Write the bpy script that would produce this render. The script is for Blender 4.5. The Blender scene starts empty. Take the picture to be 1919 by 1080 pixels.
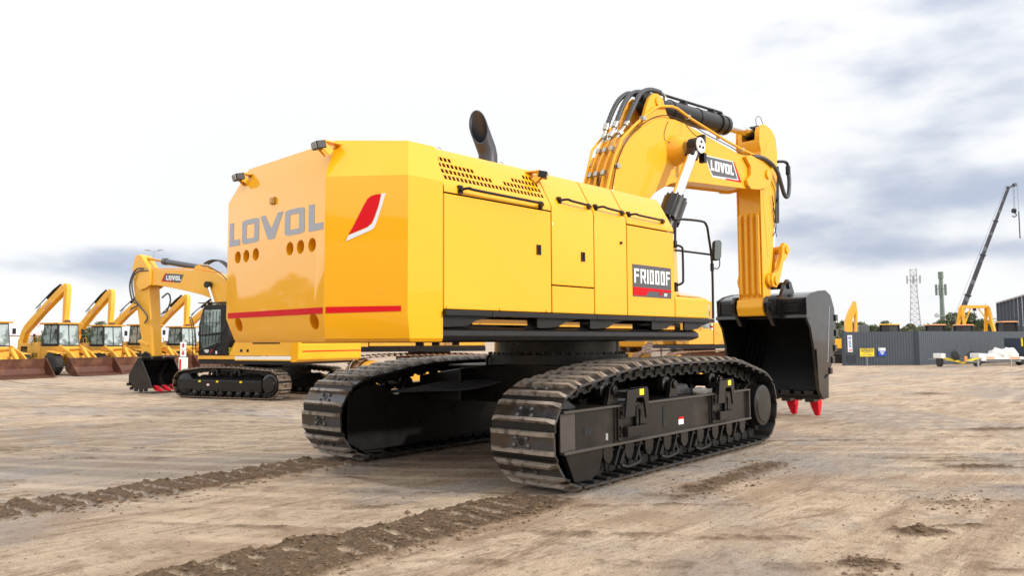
import bpy, bmesh, math, random
import numpy as np
from mathutils import Vector, Matrix
random.seed(7); np.random.seed(7)
R = math.radians
scn = bpy.context.scene
col = scn.collection

# ------------------------------------------------------------------ camera
YAW = 43.9                      # degrees between the view direction and the big machine's length axis
cam_d = bpy.data.cameras.new("camera"); cam = bpy.data.objects.new("camera", cam_d); col.objects.link(cam)
cam_d.sensor_width = 36.0; cam_d.lens = 1430 / 1919 * 36.0; cam_d.clip_start = 0.1; cam_d.clip_end = 4000
cam.location = (-9.175, -7.860, 1.70)
cam.rotation_euler = (Matrix.Rotation(R(YAW - 90), 4, 'Z') @ Matrix.Rotation(R(90 + 4.0), 4, 'X') @ Matrix.Rotation(R(-0.3), 4, 'Z')).to_euler()
scn.camera = cam
cam_d.dof.use_dof = True; cam_d.dof.focus_distance = 10.5; cam_d.dof.aperture_fstop = 2.8

# ------------------------------------------------------------------ light
SUN_TRAVEL = Vector((-0.14, 0.47, -0.21)).normalized()
sl = bpy.data.lights.new("sun", 'SUN'); sun = bpy.data.objects.new("sun", sl); col.objects.link(sun)
sl.energy = 3.2; sl.angle = R(2.0); sl.color = (1.0, 0.95, 0.87)
sun.rotation_euler = SUN_TRAVEL.to_track_quat('-Z', 'Y').to_euler()
sun_el = math.asin(-SUN_TRAVEL.z); sun_az = math.atan2(-SUN_TRAVEL.x, -SUN_TRAVEL.y)

world = bpy.data.worlds.new("World"); scn.world = world; world.use_nodes = True
nt = world.node_tree; nt.nodes.clear()
def N(t, **k):
    n = nt.nodes.new(t)
    for a, b in k.items(): setattr(n, a, b)
    return n
def mth(op, a, b=None, c=None, clamp=False):
    n = N('ShaderNodeMath', operation=op); n.use_clamp = clamp
    for i, v in enumerate((a, b, c)):
        if v is None: continue
        if isinstance(v, (int, float)): n.inputs[i].default_value = v
        else: nt.links.new(v, n.inputs[i])
    return n.outputs[0]
sky = N('ShaderNodeTexSky', sky_type='NISHITA'); sky.sun_disc = False
sky.sun_elevation = sun_el; sky.sun_rotation = sun_az; sky.air_density = 1.0; sky.dust_density = 2.0
tc = N('ShaderNodeTexCoord')
rot = N('ShaderNodeMapping', vector_type='POINT'); rot.inputs['Rotation'].default_value = (0, 0, R(90 - YAW))
nt.links.new(tc.outputs['Generated'], rot.inputs['Vector'])
sp = N('ShaderNodeSeparateXYZ'); nt.links.new(rot.outputs[0], sp.inputs[0])
az = mth('ARCTAN2', sp.outputs[0], sp.outputs[1]); el = mth('ARCSINE', sp.outputs[2])
# cloud coordinates: stretched sideways, flatter towards the horizon
cmb = N('ShaderNodeCombineXYZ')
nt.links.new(mth('MULTIPLY', az, 3.0), cmb.inputs[0]); nt.links.new(mth('MULTIPLY', el, 8.0), cmb.inputs[1])
cmb.inputs[2].default_value = 3.7
n1 = N('ShaderNodeTexNoise'); n1.inputs['Scale'].default_value = 1.7; n1.inputs['Detail'].default_value = 12; n1.inputs['Roughness'].default_value = 0.50
n1.inputs['Distortion'].default_value = 0.0
nt.links.new(cmb.outputs[0], n1.inputs['Vector'])
def blob(a0, e0, sa, se, amp):
    da = mth('DIVIDE', mth('SUBTRACT', az, R(a0)), R(sa)); de = mth('DIVIDE', mth('SUBTRACT', el, R(e0)), R(se))
    q = mth('ADD', mth('MULTIPLY', da, da), mth('MULTIPLY', de, de))
    return mth('MULTIPLY', mth('EXPONENT', mth('MULTIPLY', q, -1)), amp)
m = None
for b in [(-29, 5.6, 13, 1.6, .36), (34, 9.3, 12, 2.0, .40), (40, 17, 14, 4.0, .15), (22, 6.0, 9, 0.9, .12), (31, 5.6, 8, .8, .16), (-8, 24, 20, 14, -.5), (12, 12, 9, 6, -.25), (30, 14, 14, 3.0, .14), (34, 22, 17, 6, .24), (14, 19, 9, 3, .10), (-33, 4.4, 9, .9, .16), (20, 8.5, 6, 1.6, .14), (-20, 22, 10, 5, -.3), (150, 20, 60, 14, -.5), (-120, 14, 60, 18, -.9), (70, 35, 40, 20, -.1)]:
    g = blob(*b); m = g if m is None else mth('ADD', m, g)
d = mth('ADD', mth('MULTIPLY', n1.outputs['Fac'], 1.25), m)
fac = N('ShaderNodeMapRange', interpolation_type='SMOOTHSTEP'); nt.links.new(d, fac.inputs[0])
fac.inputs[1].default_value = 0.64; fac.inputs[2].default_value = 1.10
shade = N('ShaderNodeMix', data_type='RGBA'); nt.links.new(fac.outputs[0], shade.inputs['Factor'])
shade.inputs['A'].default_value = (10.8, 10.85, 11.0, 1); shade.inputs['B'].default_value = (5.4, 6.1, 7.6, 1)
glow = mth('ADD', mth('ADD', 1.0, blob(-84, 12, 26, 15, 1.4)), mth('ADD', mth('ADD', blob(110, 25, 50, 25, .5), blob(-150, 30, 55, 28, 1.0)), blob(0, 75, 400, 34, .75)))  # brightness added to sky out of view, mainly to whiten the rear panels
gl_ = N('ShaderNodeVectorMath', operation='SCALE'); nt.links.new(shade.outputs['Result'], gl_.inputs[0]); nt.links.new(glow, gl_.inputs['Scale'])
mix = N('ShaderNodeMix', data_type='RGBA'); mix.inputs['Factor'].default_value = 0.90
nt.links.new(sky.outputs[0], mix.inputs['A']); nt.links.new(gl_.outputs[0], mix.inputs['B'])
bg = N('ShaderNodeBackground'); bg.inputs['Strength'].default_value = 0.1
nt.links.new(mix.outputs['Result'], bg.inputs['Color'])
wo = N('ShaderNodeOutputWorld'); nt.links.new(bg.outputs[0], wo.inputs[0])
vs = scn.view_settings; vs.view_transform = 'Standard'; vs.look = 'None'; vs.exposure = -0.06; vs.gamma = 1; vs.use_curve_mapping = False

# ------------------------------------------------------------------ materials
def mat(name, c, rough=.5, metal=0., coat=0., vary=.0, scale=6., c2=None, c2_scale=3., c2_lo=.5, c2_hi=.62, bump=0., bump_scale=30., spec=.5, alpha=1., trans=0., rvary=0.1, vec_scale=(1, 1, 1)):
    m = bpy.data.materials.new(name); m.use_nodes = True; t = m.node_tree; b = t.nodes['Principled BSDF']
    b.inputs['Base Color'].default_value = (*c, 1); b.inputs['Roughness'].default_value = rough; b.inputs['Metallic'].default_value = metal
    b.inputs['Coat Weight'].default_value = coat; b.inputs['Coat Roughness'].default_value = .04; b.inputs['Specular IOR Level'].default_value = spec
    b.inputs['Transmission Weight'].default_value = trans; b.inputs['Alpha'].default_value = alpha
    tcn = t.nodes.new('ShaderNodeTexCoord'); mp = t.nodes.new('ShaderNodeMapping'); mp.inputs['Scale'].default_value = vec_scale
    t.links.new(tcn.outputs['Object'], mp.inputs[0])
    def noise(s, det=6):
        n = t.nodes.new('ShaderNodeTexNoise'); n.inputs['Scale'].default_value = s; n.inputs['Detail'].default_value = det
        t.links.new(mp.outputs[0], n.inputs['Vector']); return n.outputs['Fac']
    out = None
    if vary or c2:
        mx = t.nodes.new('ShaderNodeMix'); mx.data_type = 'RGBA'
        mx.inputs['A'].default_value = (*[v * (1 - vary) for v in c], 1); mx.inputs['B'].default_value = (*[min(1, v * (1 + vary)) for v in c], 1)
        t.links.new(noise(scale), mx.inputs['Factor']); out = mx.outputs['Result']
    if c2:
        mr = t.nodes.new('ShaderNodeMapRange'); mr.inputs[1].default_value = c2_lo; mr.inputs[2].default_value = c2_hi
        t.links.new(noise(c2_scale, 10), mr.inputs[0]); m2 = t.nodes.new('ShaderNodeMix'); m2.data_type = 'RGBA'
        t.links.new(mr.outputs[0], m2.inputs['Factor']); t.links.new(out, m2.inputs['A']); m2.inputs['B'].default_value = (*c2, 1); out = m2.outputs['Result']
    if out: t.links.new(out, b.inputs['Base Color'])
    if rvary:
        mr = t.nodes.new('ShaderNodeMapRange'); mr.inputs[3].default_value = max(0.02, rough - rvary); mr.inputs[4].default_value = min(1, rough + rvary)
        mr.inputs[1].default_value = .3; mr.inputs[2].default_value = .7
        t.links.new(noise(scale * 1.7), mr.inputs[0]); t.links.new(mr.outputs[0], b.inputs['Roughness'])
    if bump:
        bp = t.nodes.new('ShaderNodeBump'); bp.inputs['Strength'].default_value = 1; bp.inputs['Distance'].default_value = bump
        t.links.new(noise(bump_scale), bp.inputs['Height']); t.links.new(bp.outputs[0], b.inputs['Normal'])
    return m
M = {}
YEL = (.84, .392, .008)
M['yellow'] = mat('yellow_paint', YEL, .42, spec=.12, coat=.8, vary=.03, scale=1.2, bump=.004, bump_scale=1.1, rvary=.05)
M['yellow2'] = mat('yellow_paint_boom', (.82, .385, .015), .45, spec=.2, coat=.35, vary=.05, scale=2.5, bump=.001, bump_scale=2, rvary=.06)
M['yellow_far'] = mat('yellow_paint_far', (.80, .40, .02), .45, coat=.3, vary=.08, scale=2)
M['yellow_old'] = mat('yellow_paint_worn', (.72, .36, .03), .6, vary=.12, scale=2, c2=(.30, .16, .07), c2_scale=2.5, c2_lo=.56, c2_hi=.68)
M['dkyellow'] = mat('ochre_frame', (.55, .27, .02), .5, vary=.1)
M['black'] = mat('black_paint', (.012, .011, .011), .34, coat=.12, vary=.15, scale=3, rvary=.1, spec=.25)
M['frame'] = mat('satin_black_frame', (.012, .0105, .0095), .32, coat=.14, vary=.15, scale=3, rvary=.08, c2=(.05, .042, .034), c2_scale=1.6, c2_lo=.60, c2_hi=.85, spec=.3)
M['ledge'] = mat('dusty_ledge', (.055, .047, .040), .38, vary=.3, scale=8, coat=.1)
M['bucket'] = mat('black_bucket_paint', (.007, .0065, .007), .20, coat=.4, vary=.2, scale=2, rvary=.08, spec=.35, c2=(.03, .024, .018), c2_scale=1.3, c2_lo=.5, c2_hi=.75, bump=.001, bump_scale=3)
M['bucket_shade'] = mat('bucket_shade_black', (.006, .006, .006), .55, vary=.3, scale=2, spec=.15)  # blacker matt copy of the bucket paint, for the shade inside
M['dark'] = mat('dark_void', (.008, .008, .008), .8)
M['seam'] = mat('door_seam_rubber', (.02, .015, .01), .8)
M['shoe'] = mat('track_steel', (.085, .087, .096), .33, metal=.7, vary=.25, scale=5, rvary=.12, c2=(.09, .07, .05), c2_scale=3.2, c2_lo=.50, c2_hi=.62, bump=.002, bump_scale=40)
M['worn'] = mat('worn_grouser', (.30, .255, .21), .48, metal=.4, vary=.3, scale=9, rvary=.15, c2=(.11, .09, .07), c2_scale=7, c2_lo=.52, c2_hi=.62, bump=.003, bump_scale=40)
M['link'] = mat('track_link_black', (.016, .015, .014), .45, vary=.2, spec=.25)
M['chrome'] = mat('chrome_rod', (.80, .80, .80), .12, metal=1., rvary=.04)
M['zinc'] = mat('zinc_fitting', (.42, .40, .35), .35, metal=.8)
M['bolt'] = mat('dusty_bolt', (.13, .12, .11), .45, metal=.6)
M['hose'] = mat('rubber_hose', (.045, .047, .055), .5, bump=.004, bump_scale=60)
M['grey'] = mat('grey_lettering', (.34, .35, .37), .5, coat=.05, spec=.3)
M['exhaust'] = mat('exhaust_pipe', (.055, .056, .07), .45, metal=.3, vary=.1, scale=5)
M['red'] = mat('red_decal', (.56, .004, .010), .55, spec=.15)
M['redflag'] = mat('red_cloth_cover', (.62, .010, .025), .7, vary=.3, scale=14, bump=.025, bump_scale=14, spec=.2)
M['silver'] = mat('silver_decal', (.62, .63, .68), .3, coat=.5)
M['white'] = mat('white_decal', (.80, .80, .80), .4)
M['whitepaint'] = mat('white_paint', (.78, .77, .74), .5, vary=.06)
M['charcoal'] = mat('charcoal_decal', (.05, .052, .06), .4, coat=.4)
M['reflector'] = mat('yellow_reflector', (.90, .68, .02), .3, coat=.5)
M['amber'] = mat('amber_box', (.45, .20, .01), .4)
M['lens'] = mat('lamp_lens', (.30, .28, .24), .15, coat=1)
M['mirror'] = mat('mirror_glass', (.75, .78, .82), .05, metal=1.)
M['glass'] = mat('cab_glass', (.34, .42, .42), .06, coat=1., vary=.55, scale=1.4, spec=.8, c2=(.10, .13, .12), c2_scale=1.6, c2_lo=.5, c2_hi=.56)
M['glass_dark'] = mat('dark_cab_glass', (.05, .06, .06), .06, coat=1., vary=.4, scale=1.5)
M['rust'] = mat('rusty_steel', (.095, .032, .017), .5, vary=.25, scale=3, c2=(.17, .07, .035), c2_scale=2, c2_lo=.5, c2_hi=.7, metal=.2, rvary=.15)
M['rusttrack'] = mat('rusty_track', (.24, .13, .075), .7, vary=.3, scale=5)
M['tyre'] = mat('tyre_rubber', (.035, .034, .034), .75, vary=.3, scale=4)
M['tyre_dusty'] = mat('dusty_tyre_rubber', (.25, .20, .17), .85, vary=.2, scale=6)
M['fence'] = mat('charcoal_sheet_steel', (.044, .056, .073), .5, vary=.08, scale=1)
M['shed'] = mat('navy_sheet', (.035, .045, .065), .5, vary=.1)
M['steelgrey'] = mat('galvanised_steel', (.36, .37, .38), .5, metal=.4, vary=.1)
M['green_pole'] = mat('green_grey_pole', (.13, .17, .14), .5, vary=.1)
M['crane'] = mat('dark_crane_boom', (.018, .019, .028), .4, vary=.2, c2=(.10, .11, .13), c2_scale=1, c2_lo=.55, c2_hi=.6)
M['gantry'] = mat('gantry_yellow', (.78, .38, .01), .5, vary=.08)
M['orange'] = mat('orange_roof', (.72, .30, .10), .5, vary=.1)
M['blue'] = mat('blue_sign', (.012, .07, .45), .4)
M['signyellow'] = mat('yellow_sign', (.85, .62, .02), .45)
M['tarp'] = mat('white_tarpaulin', (.72, .70, .66), .7, vary=.08, bump=.02, bump_scale=4)
M['tent'] = mat('pale_roof_sheet', (.62, .62, .66), .6, c2=(.62, .40, .40), vary=.05, scale=1, c2_scale=.35, c2_lo=.52, c2_hi=.6)
M['leaf'] = mat('tree_leaf', (.085, .115, .05), .6, vary=.4, scale=1.2, c2=(.10, .12, .05), c2_scale=.8, c2_lo=.5, c2_hi=.65)
M['leaf2'] = mat('olive_leaf', (.13, .145, .07), .6, vary=.4, scale=1.2)
M['bark'] = mat('bark', (.10, .075, .055), .85, vary=.2)
M['clod'] = mat('dirt_clod', (.15, .095, .056), .95, vary=.35, scale=5)

# ------------------------------------------------------------------ mesh helper
class MB:
    def __init__(s): s.v = []; s.f = []; s.m = []; s.k = 0
    def add(s, vs, fs, k=None):
        o = len(s.v); s.v += [tuple(v) for v in vs]; s.f += [tuple(i + o for i in f) for f in fs]; s.m += [s.k if k is None else k] * len(fs); return s
    def box(s, x0, x1, y0, y1, z0, z1, k=None):
        vs = [(x0, y0, z0), (x1, y0, z0), (x1, y1, z0), (x0, y1, z0), (x0, y0, z1), (x1, y0, z1), (x1, y1, z1), (x0, y1, z1)]
        return s.add(vs, [(0, 3, 2, 1), (4, 5, 6, 7), (0, 1, 5, 4), (1, 2, 6, 5), (2, 3, 7, 6), (3, 0, 4, 7)], k)
    def bar(s, a, b, w, h, up=(0, 0, 1), k=None, w2=None, h2=None):
        a = Vector(a); b = Vector(b); d = (b - a).normalized(); upv = Vector(up)
        if abs(d.dot(upv)) > .98: upv = Vector((1, 0, 0))
        sd = d.cross(upv).normalized(); u = sd.cross(d)
        w2 = w if w2 is None else w2; h2 = h if h2 is None else h2
        vs = []
        for p, ww, hh in ((a, w, h), (b, w2, h2)):
            for i, j in ((-1, -1), (1, -1), (1, 1), (-1, 1)): vs.append(p + sd * (i * ww / 2) + u * (j * hh / 2))
        return s.add(vs, [(0, 1, 2, 3), (7, 6, 5, 4), (0, 4, 5, 1), (1, 5, 6, 2), (2, 6, 7, 3), (3, 7, 4, 0)], k)
    def plate(s, poly, o, U, V, t, k=None):
        """polygon (u,v) on the plane o,U,V extruded by t along U x V"""
        o = Vector(o); U = Vector(U); V = Vector(V); n = U.cross(V).normalized() * t; c = len(poly)
        area = sum(poly[i][0] * poly[(i + 1) % c][1] - poly[(i + 1) % c][0] * poly[i][1] for i in range(c))
        if area < 0: poly = poly[::-1]
        A = [o + U * p[0] + V * p[1] for p in poly]; B = [q + n for q in A]
        fs = [tuple(range(c - 1, -1, -1)), tuple(range(c, 2 * c))] + [(i, (i + 1) % c, (i + 1) % c + c, i + c) for i in range(c)]
        if t < 0: fs = [f[::-1] for f in fs]
        return s.add(A + B, fs, k)
    def ring(s, outer, inner, o, U, V, t, k=None):
        o = Vector(o); U = Vector(U); V = Vector(V); n = U.cross(V).normalized() * t; c = len(outer)
        L = [[o + U * p[0] + V * p[1] for p in q] for q in (outer, inner)]
        vs = L[0] + L[1] + [q + n for q in L[0]] + [q + n for q in L[1]]; fs = []
        for i in range(c):
            j = (i + 1) % c
            fs += [(i, i + c, j + c, j), (i + 2 * c, j + 2 * c, j + 3 * c, i + 3 * c), (i, j, j + 2 * c, i + 2 * c), (i + c, i + 3 * c, j + 3 * c, j + c)]
        return s.add(vs, fs, k)
    def xz(s, poly, y0, y1, k=None): return s.plate(poly, (0, y1, 0), (1, 0, 0), (0, 0, 1), y1 - y0, k)   # n = U x V = -Y
    def loft(s, rings, k=None, cap=True):
        c = len(rings[0]); vs = [p for r in rings for p in r]; fs = []
        for a in range(len(rings) - 1):
            for i in range(c):
                j = (i + 1) % c; fs.append((a * c + i, a * c + j, (a + 1) * c + j, (a + 1) * c + i))
        if cap: fs += [tuple(range(c - 1, -1, -1)), tuple((len(rings) - 1) * c + i for i in range(c))]
        return s.add(vs, fs, k)
    def cyl(s, a, b, r, r2=None, n=24, k=None, cap=True):
        a = Vector(a); b = Vector(b); r2 = r if r2 is None else r2; d = (b - a).normalized()
        x = d.orthogonal().normalized(); y = d.cross(x)
        rs = []
        for p, q in ((a, r), (b, r2)): rs.append([p + (x * math.cos(2 * math.pi * i / n) + y * math.sin(2 * math.pi * i / n)) * q for i in range(n)])
        return s.loft(rs, k, cap)
    def tube(s, path, r, n=8, k=None, rs=None):
        P = [Vector(p) for p in path]; rings = []; x = None
        for i, p in enumerate(P):
            d = (P[min(i + 1, len(P) - 1)] - P[max(i - 1, 0)]).normalized()
            x = d.orthogonal().normalized() if x is None else (x - d * x.dot(d)).normalized()
            y = d.cross(x); q = rs[i] if rs else r
            rings.append([p + (x * math.cos(2 * math.pi * j / n) + y * math.sin(2 * math.pi * j / n)) * q for j in range(n)])
        return s.loft(rings, k)
    def lathe(s, prof, o, axis, n=32, k=None):
        o = Vector(o); d = Vector(axis).normalized(); x = d.orthogonal().normalized(); y = d.cross(x)
        return s.loft([[o + d * t + (x * math.cos(2 * math.pi * j / n) + y * math.sin(2 * math.pi * j / n)) * max(r, 1e-4) for j in range(n)] for t, r in prof], k)
    def build(s, name, mats, parent=None, bevel=0., smooth=True, seg=2, fix=True):
        me = bpy.data.meshes.new(name); me.from_pydata(s.v, [], s.f); mats = mats if isinstance(mats, (list, tuple)) else [mats]
        for q in mats: me.materials.append(q)
        me.polygons.foreach_set('material_index', s.m)
        if fix:
            bm = bmesh.new(); bm.from_mesh(me); bmesh.ops.recalc_face_normals(bm, faces=bm.faces); bm.to_mesh(me); bm.free()
        o = bpy.data.objects.new(name, me); col.objects.link(o)
        if parent: o.parent = parent
        if smooth: smooth_by_angle(me)
        if bevel:
            b = o.modifiers.new('bevel', 'BEVEL'); b.width = bevel; b.segments = seg; b.limit_method = 'ANGLE'; b.angle_limit = R(28); b.harden_normals = True
        return o
def smooth_by_angle(me, ang=38):
    me.polygons.foreach_set('use_smooth', [True] * len(me.polygons))
    bm = bmesh.new(); bm.from_mesh(me)
    for e in bm.edges:
        e.smooth = not (len(e.link_faces) != 2 or e.calc_face_angle(0) > R(ang))
    bm.to_mesh(me); bm.free()
def cut(obj, cutter):
    c = cutter.build('cutter', M['dark'], smooth=False)
    b = obj.modifiers.new('cut', 'BOOLEAN'); b.operation = 'DIFFERENCE'; b.object = c; b.solver = 'EXACT'
    while obj.modifiers[0] != b: obj.modifiers.move(obj.modifiers.find('cut'), 0)
    mods = [mo for mo in obj.modifiers if mo != b]
    for mo in mods: mo.show_viewport = False
    bpy.context.view_layer.update(); dg = bpy.context.evaluated_depsgraph_get()
    me = bpy.data.meshes.new_from_object(obj.evaluated_get(dg)); obj.modifiers.remove(b); obj.data = me
    for mo in mods: mo.show_viewport = True
    bpy.data.objects.remove(c); smooth_by_angle(me)
def tag(o, label=None, cat=None, group=None, kind=None):
    if label: o['label'] = label
    if cat: o['category'] = cat
    if group: o['group'] = group
    if kind: o['kind'] = kind
    return o
def empty(name, loc=(0, 0, 0), rz=0.):
    o = bpy.data.objects.new(name, None); col.objects.link(o); o.location = loc; o.rotation_euler = (0, 0, rz); o.empty_display_size = .3; return o
def copy_tree(o, parent=None):
    c = o.copy(); col.objects.link(c); c.parent = parent
    for ch in list(o.children): copy_tree(ch, c)
    return c
def spline(pts, n=6):
    P = [Vector(p) for p in pts]; out = []
    for i in range(len(P) - 1):
        p0 = P[max(i - 1, 0)]; p1 = P[i]; p2 = P[i + 1]; p3 = P[min(i + 2, len(P) - 1)]
        for j in range(n):
            t = j / n; out.append(.5 * ((2 * p1) + (p2 - p0) * t + (2 * p0 - 5 * p1 + 4 * p2 - p3) * t * t + (3 * p1 - p0 - 3 * p2 + p3) * t ** 3))
    return out + [P[-1]]
def text(body, size, o, U, V, t, name, m, parent, bold=.0, shear=0., align='CENTER', sx=1.):
    cu = bpy.data.curves.new(name, 'FONT'); cu.body = body; cu.size = size; cu.extrude = t / 2; cu.offset = bold; cu.shear = shear; cu.align_x = align; cu.align_y = 'CENTER'
    ob = bpy.data.objects.new(name, cu); col.objects.link(ob); bpy.context.view_layer.update()
    me = bpy.data.meshes.new_from_object(ob.evaluated_get(bpy.context.evaluated_depsgraph_get())); bpy.data.objects.remove(ob)
    U = Vector(U).normalized(); V = Vector(V).normalized(); W = U.cross(V); mt = Matrix.Identity(4)
    for i in range(3): mt[i][0] = U[i] * sx; mt[i][1] = V[i]; mt[i][2] = W[i]; mt[i][3] = Vector(o)[i]
    me.transform(mt); me.materials.clear(); me.materials.append(m); o2 = bpy.data.objects.new(name, me); col.objects.link(o2); o2.parent = parent; return o2
# block letters, unit height, used for the maker's word
def rrect(x0, y0, x1, y1, r, n=4):
    out = []
    for cx, cy, a in ((x1 - r, y0 + r, -90), (x1 - r, y1 - r, 0), (x0 + r, y1 - r, 90), (x0 + r, y0 + r, 180)):
        for i in range(n + 1):
            q = R(a + 90 * i / n); out.append((cx + r * math.cos(q), cy + r * math.sin(q)))
    return out
def word(mb, o, U, V, h, spans, t, shear=0.):
    """L O V O L with given (u0,u1) spans along U"""
    o = Vector(o); V = Vector(V) * h; U = Vector(U)
    V = V + U * (shear * h)
    for ch, (a, b) in zip('LOVOL', spans):
        w = b - a; sw = min(.40 * h, w * .40)
        X = lambda p: [(a + x, y) for x, y in p]
        if ch == 'L': mb.plate(X([(0, 0), (w, 0), (w, .26), (sw, .26), (sw, 1), (0, 1)]), o, U, V, t)
        if ch == 'O': mb.ring(X(rrect(0, 0, w, 1, .26 * w)), X(rrect(min(sw, w * .36), .21, w - min(sw, w * .36), .79, .06 * w)), o, U, V, t)
        if ch == 'V': mb.plate(X([(0, 1), (w * .36, 0), (w * .64, 0), (w, 1), (w - sw, 1), (w * .5, .42), (sw, 1)]), o, U, V, t)

SPLIT = set('arrow_mark roller_bracket idler_guard hose_fitting deck_bracket step_bar track_guide pipe_clamp lifting_eye heel_shroud rib rubber_hose hydraulic_pipe latch cab_window cap_bolt handle_bolt wear_strip mudguard ear step_reflector boom_cylinder boom_cylinder_rod cylinder_bracket side_shroud side_cutter mirror cab_pillar travel_hose service_label track brace roller_guard hook_block hand_rail port prop_stand sign_marks cable cylinder_pipe work_light drive_motor counter deck_joint pin link_pin brace antenna'.split())
def explode(o):
    """one object for each separate piece of a part (pieces that touch stay together)"""
    me = o.data; n = len(me.vertices)
    if n == 0 or o.children: return
    par = list(range(n))
    def find(i):
        while par[i] != i: par[i] = par[par[i]]; i = par[i]
        return i
    for e in me.edges:
        a, b_ = find(e.vertices[0]), find(e.vertices[1])
        if a != b_: par[a] = b_
    co = np.empty(n * 3); me.vertices.foreach_get('co', co); co = co.reshape(-1, 3); root = np.array([find(i) for i in range(n)]); ids = np.unique(root)
    if len(ids) < 2 or len(ids) > 400: return
    bb = [(co[root == i].min(0) - .006, co[root == i].max(0) + .006) for i in ids]; cl_ = list(range(len(ids)))
    def f2(i):
        while cl_[i] != i: i = cl_[i]
        return i
    for i in range(len(ids)):
        for j in range(i):
            if np.all(bb[i][0] <= bb[j][1]) and np.all(bb[j][0] <= bb[i][1]):
                a, b_ = f2(i), f2(j)
                if a != b_: cl_[a] = b_
    lab = {ids[i]: f2(i) for i in range(len(ids))}; groups = sorted(set(lab.values()))
    if len(groups) < 2: return
    vl = [lab[r_] for r_ in root]
    for g_ in groups[1:]:
        bm = bmesh.new(); bm.from_mesh(me); bm.verts.ensure_lookup_table(); bmesh.ops.delete(bm, geom=[v for v in bm.verts if vl[v.index] != g_], context='VERTS')
        m2 = me.copy(); bm.to_mesh(m2); bm.free(); c = o.copy(); c.data = m2; col.objects.link(c)
    bm = bmesh.new(); bm.from_mesh(me); bm.verts.ensure_lookup_table(); bmesh.ops.delete(bm, geom=[v for v in bm.verts if vl[v.index] != groups[0]], context='VERTS'); bm.to_mesh(me); bm.free()
def explode_tree(r_):
    for o in list(r_.children_recursive):
        if o.type == 'MESH' and o.name.split('.')[0] in SPLIT: explode(o)
# ------------------------------------------------------------------ ground
def vnoise(x, y, seed, oct=4, gain=.5):
    rng = np.random.RandomState(seed); T = rng.rand(256, 256); out = 0; a = 1; tot = 0
    for k in range(oct):
        xi = np.floor(x).astype(int); yi = np.floor(y).astype(int); fx = x - xi; fy = y - yi; fx = fx * fx * (3 - 2 * fx); fy = fy * fy * (3 - 2 * fy)
        g = lambda i, j: T[(xi + i) % 256, (yi + j) % 256]
        v = (g(0, 0) * (1 - fx) + g(1, 0) * fx) * (1 - fy) + (g(0, 1) * (1 - fx) + g(1, 1) * fx) * fy
        out = out + a * v; tot += a; a *= gain; x = x * 2.03 + 11.3; y = y * 2.03 + 5.7
    return out / tot
def axis(lo, hi, step, far):
    core = np.arange(lo, hi, step); out = list(core); s = step; v = core[-1]
    while v < far: s *= 1.07; v += s; out.append(v)
    s = step; v = core[0]; pre = []
    while v > -far: s *= 1.07; v -= s; pre.append(v)
    return np.array(pre[::-1] + out)
TY = R(3.6)                                     # the undercarriage is turned a little against the house
def to_track(x, y): c, s = math.cos(TY), math.sin(TY); return x * c + y * s, -x * s + y * c
XS = axis(-9.5, 3.2, .026, 900); YS = axis(-7.2, 4.2, .026, 900)
GX, GY = np.meshgrid(XS, YS, indexing='ij')
ts, tl = to_track(GX, GY)
def sstep(a, b, x): t = np.clip((x - a) / (b - a), 0, 1); return t * t * (3 - 2 * t)
wob = (vnoise(GX * 1.6, GY * 1.6, 3) - .5)
def strip(lc, hw, s0, s1, soft=.12):
    e = hw + wob * .45 - np.abs(tl - lc); return sstep(-.02, soft, e) * sstep(s0 - .4, s0 + .3, ts + wob) * (1 - sstep(s1 - .3, s1 + .3, ts + wob))
mA = strip(1.72, .46, -30, -2.6); mB = strip(-2.10, .50, -30, -3.1)
edgeA = np.exp(-((np.abs(tl - 1.72) - .44) / .16) ** 2) ; edgeB = np.exp(-((np.abs(tl + 2.10) - .47) / .16) ** 2)
mC = strip(-3.15, .30, -2.2, .9, .3) * .8
def bl(x, y, rx, ry, a=0.):
    dx = GX - x; dy = GY - y; c, s = math.cos(a), math.sin(a); u = (dx * c + dy * s) / rx; v = (-dx * s + dy * c) / ry
    return np.clip(1.1 - np.sqrt(u * u + v * v) + wob * 1.4, 0, 1)
mD = np.maximum.reduce([bl(-3.15, -5.69, .34, .17, -.8), bl(-1.78, -5.70, .26, .13, -.8), bl(-.15, -5.63, .62, .22, -.8), bl(-1.3, -5.9, .3, .1, -.8), bl(2.4, -5.2, .7, .12, -.8), bl(7.5, -4.4, 1.0, .3, -.7), bl(17.2, -.6, 1.0, .5, -.8), bl(-7.2, 3.6, .5, .12, -.5)])
churn = np.clip(np.maximum.reduce([mA, mB, mC, mD]), 0, 1)
fine = vnoise(GX * 9, GY * 9, 5, 5, .62); fine2 = vnoise(GX * 26, GY * 26, 8, 3, .6)
# imprints of the shoes: pressed flat bars crossing the strip
per = .30; ph = np.abs(((ts + .03 * np.sin(tl * 7)) / per) % 1 - .5) * 2
press = sstep(.64, .72, ph)
presence = sstep(.26, .36, vnoise(ts * 1.1 + 3, tl * 1.3, 21, 2)) * sstep(-.05, .05, .40 + wob * .5 - np.abs(np.where(tl > 0, tl - 1.65, -tl - 2.12)))
cl = np.clip(fine * 1.3 + fine2 * .5 - .62, 0, 1)
h = .015 * (vnoise(GX * .35, GY * .35, 1, 4) - .5) + .010 * (vnoise(GX * 2.2, GY * 2.2, 2, 5, .55) - .5) + .012 * (fine - .5) + .004 * (fine2 - .5)
ridge = np.maximum(mA, mB)
pp = press * presence
h = h + ridge * (.020 + .070 * cl) * (.7 + .6 * np.maximum(edgeA, edgeB)) * (1 - .92 * pp) - .012 * pp * ridge + mC * .05 * cl + mD * (.018 + .075 * cl)
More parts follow.
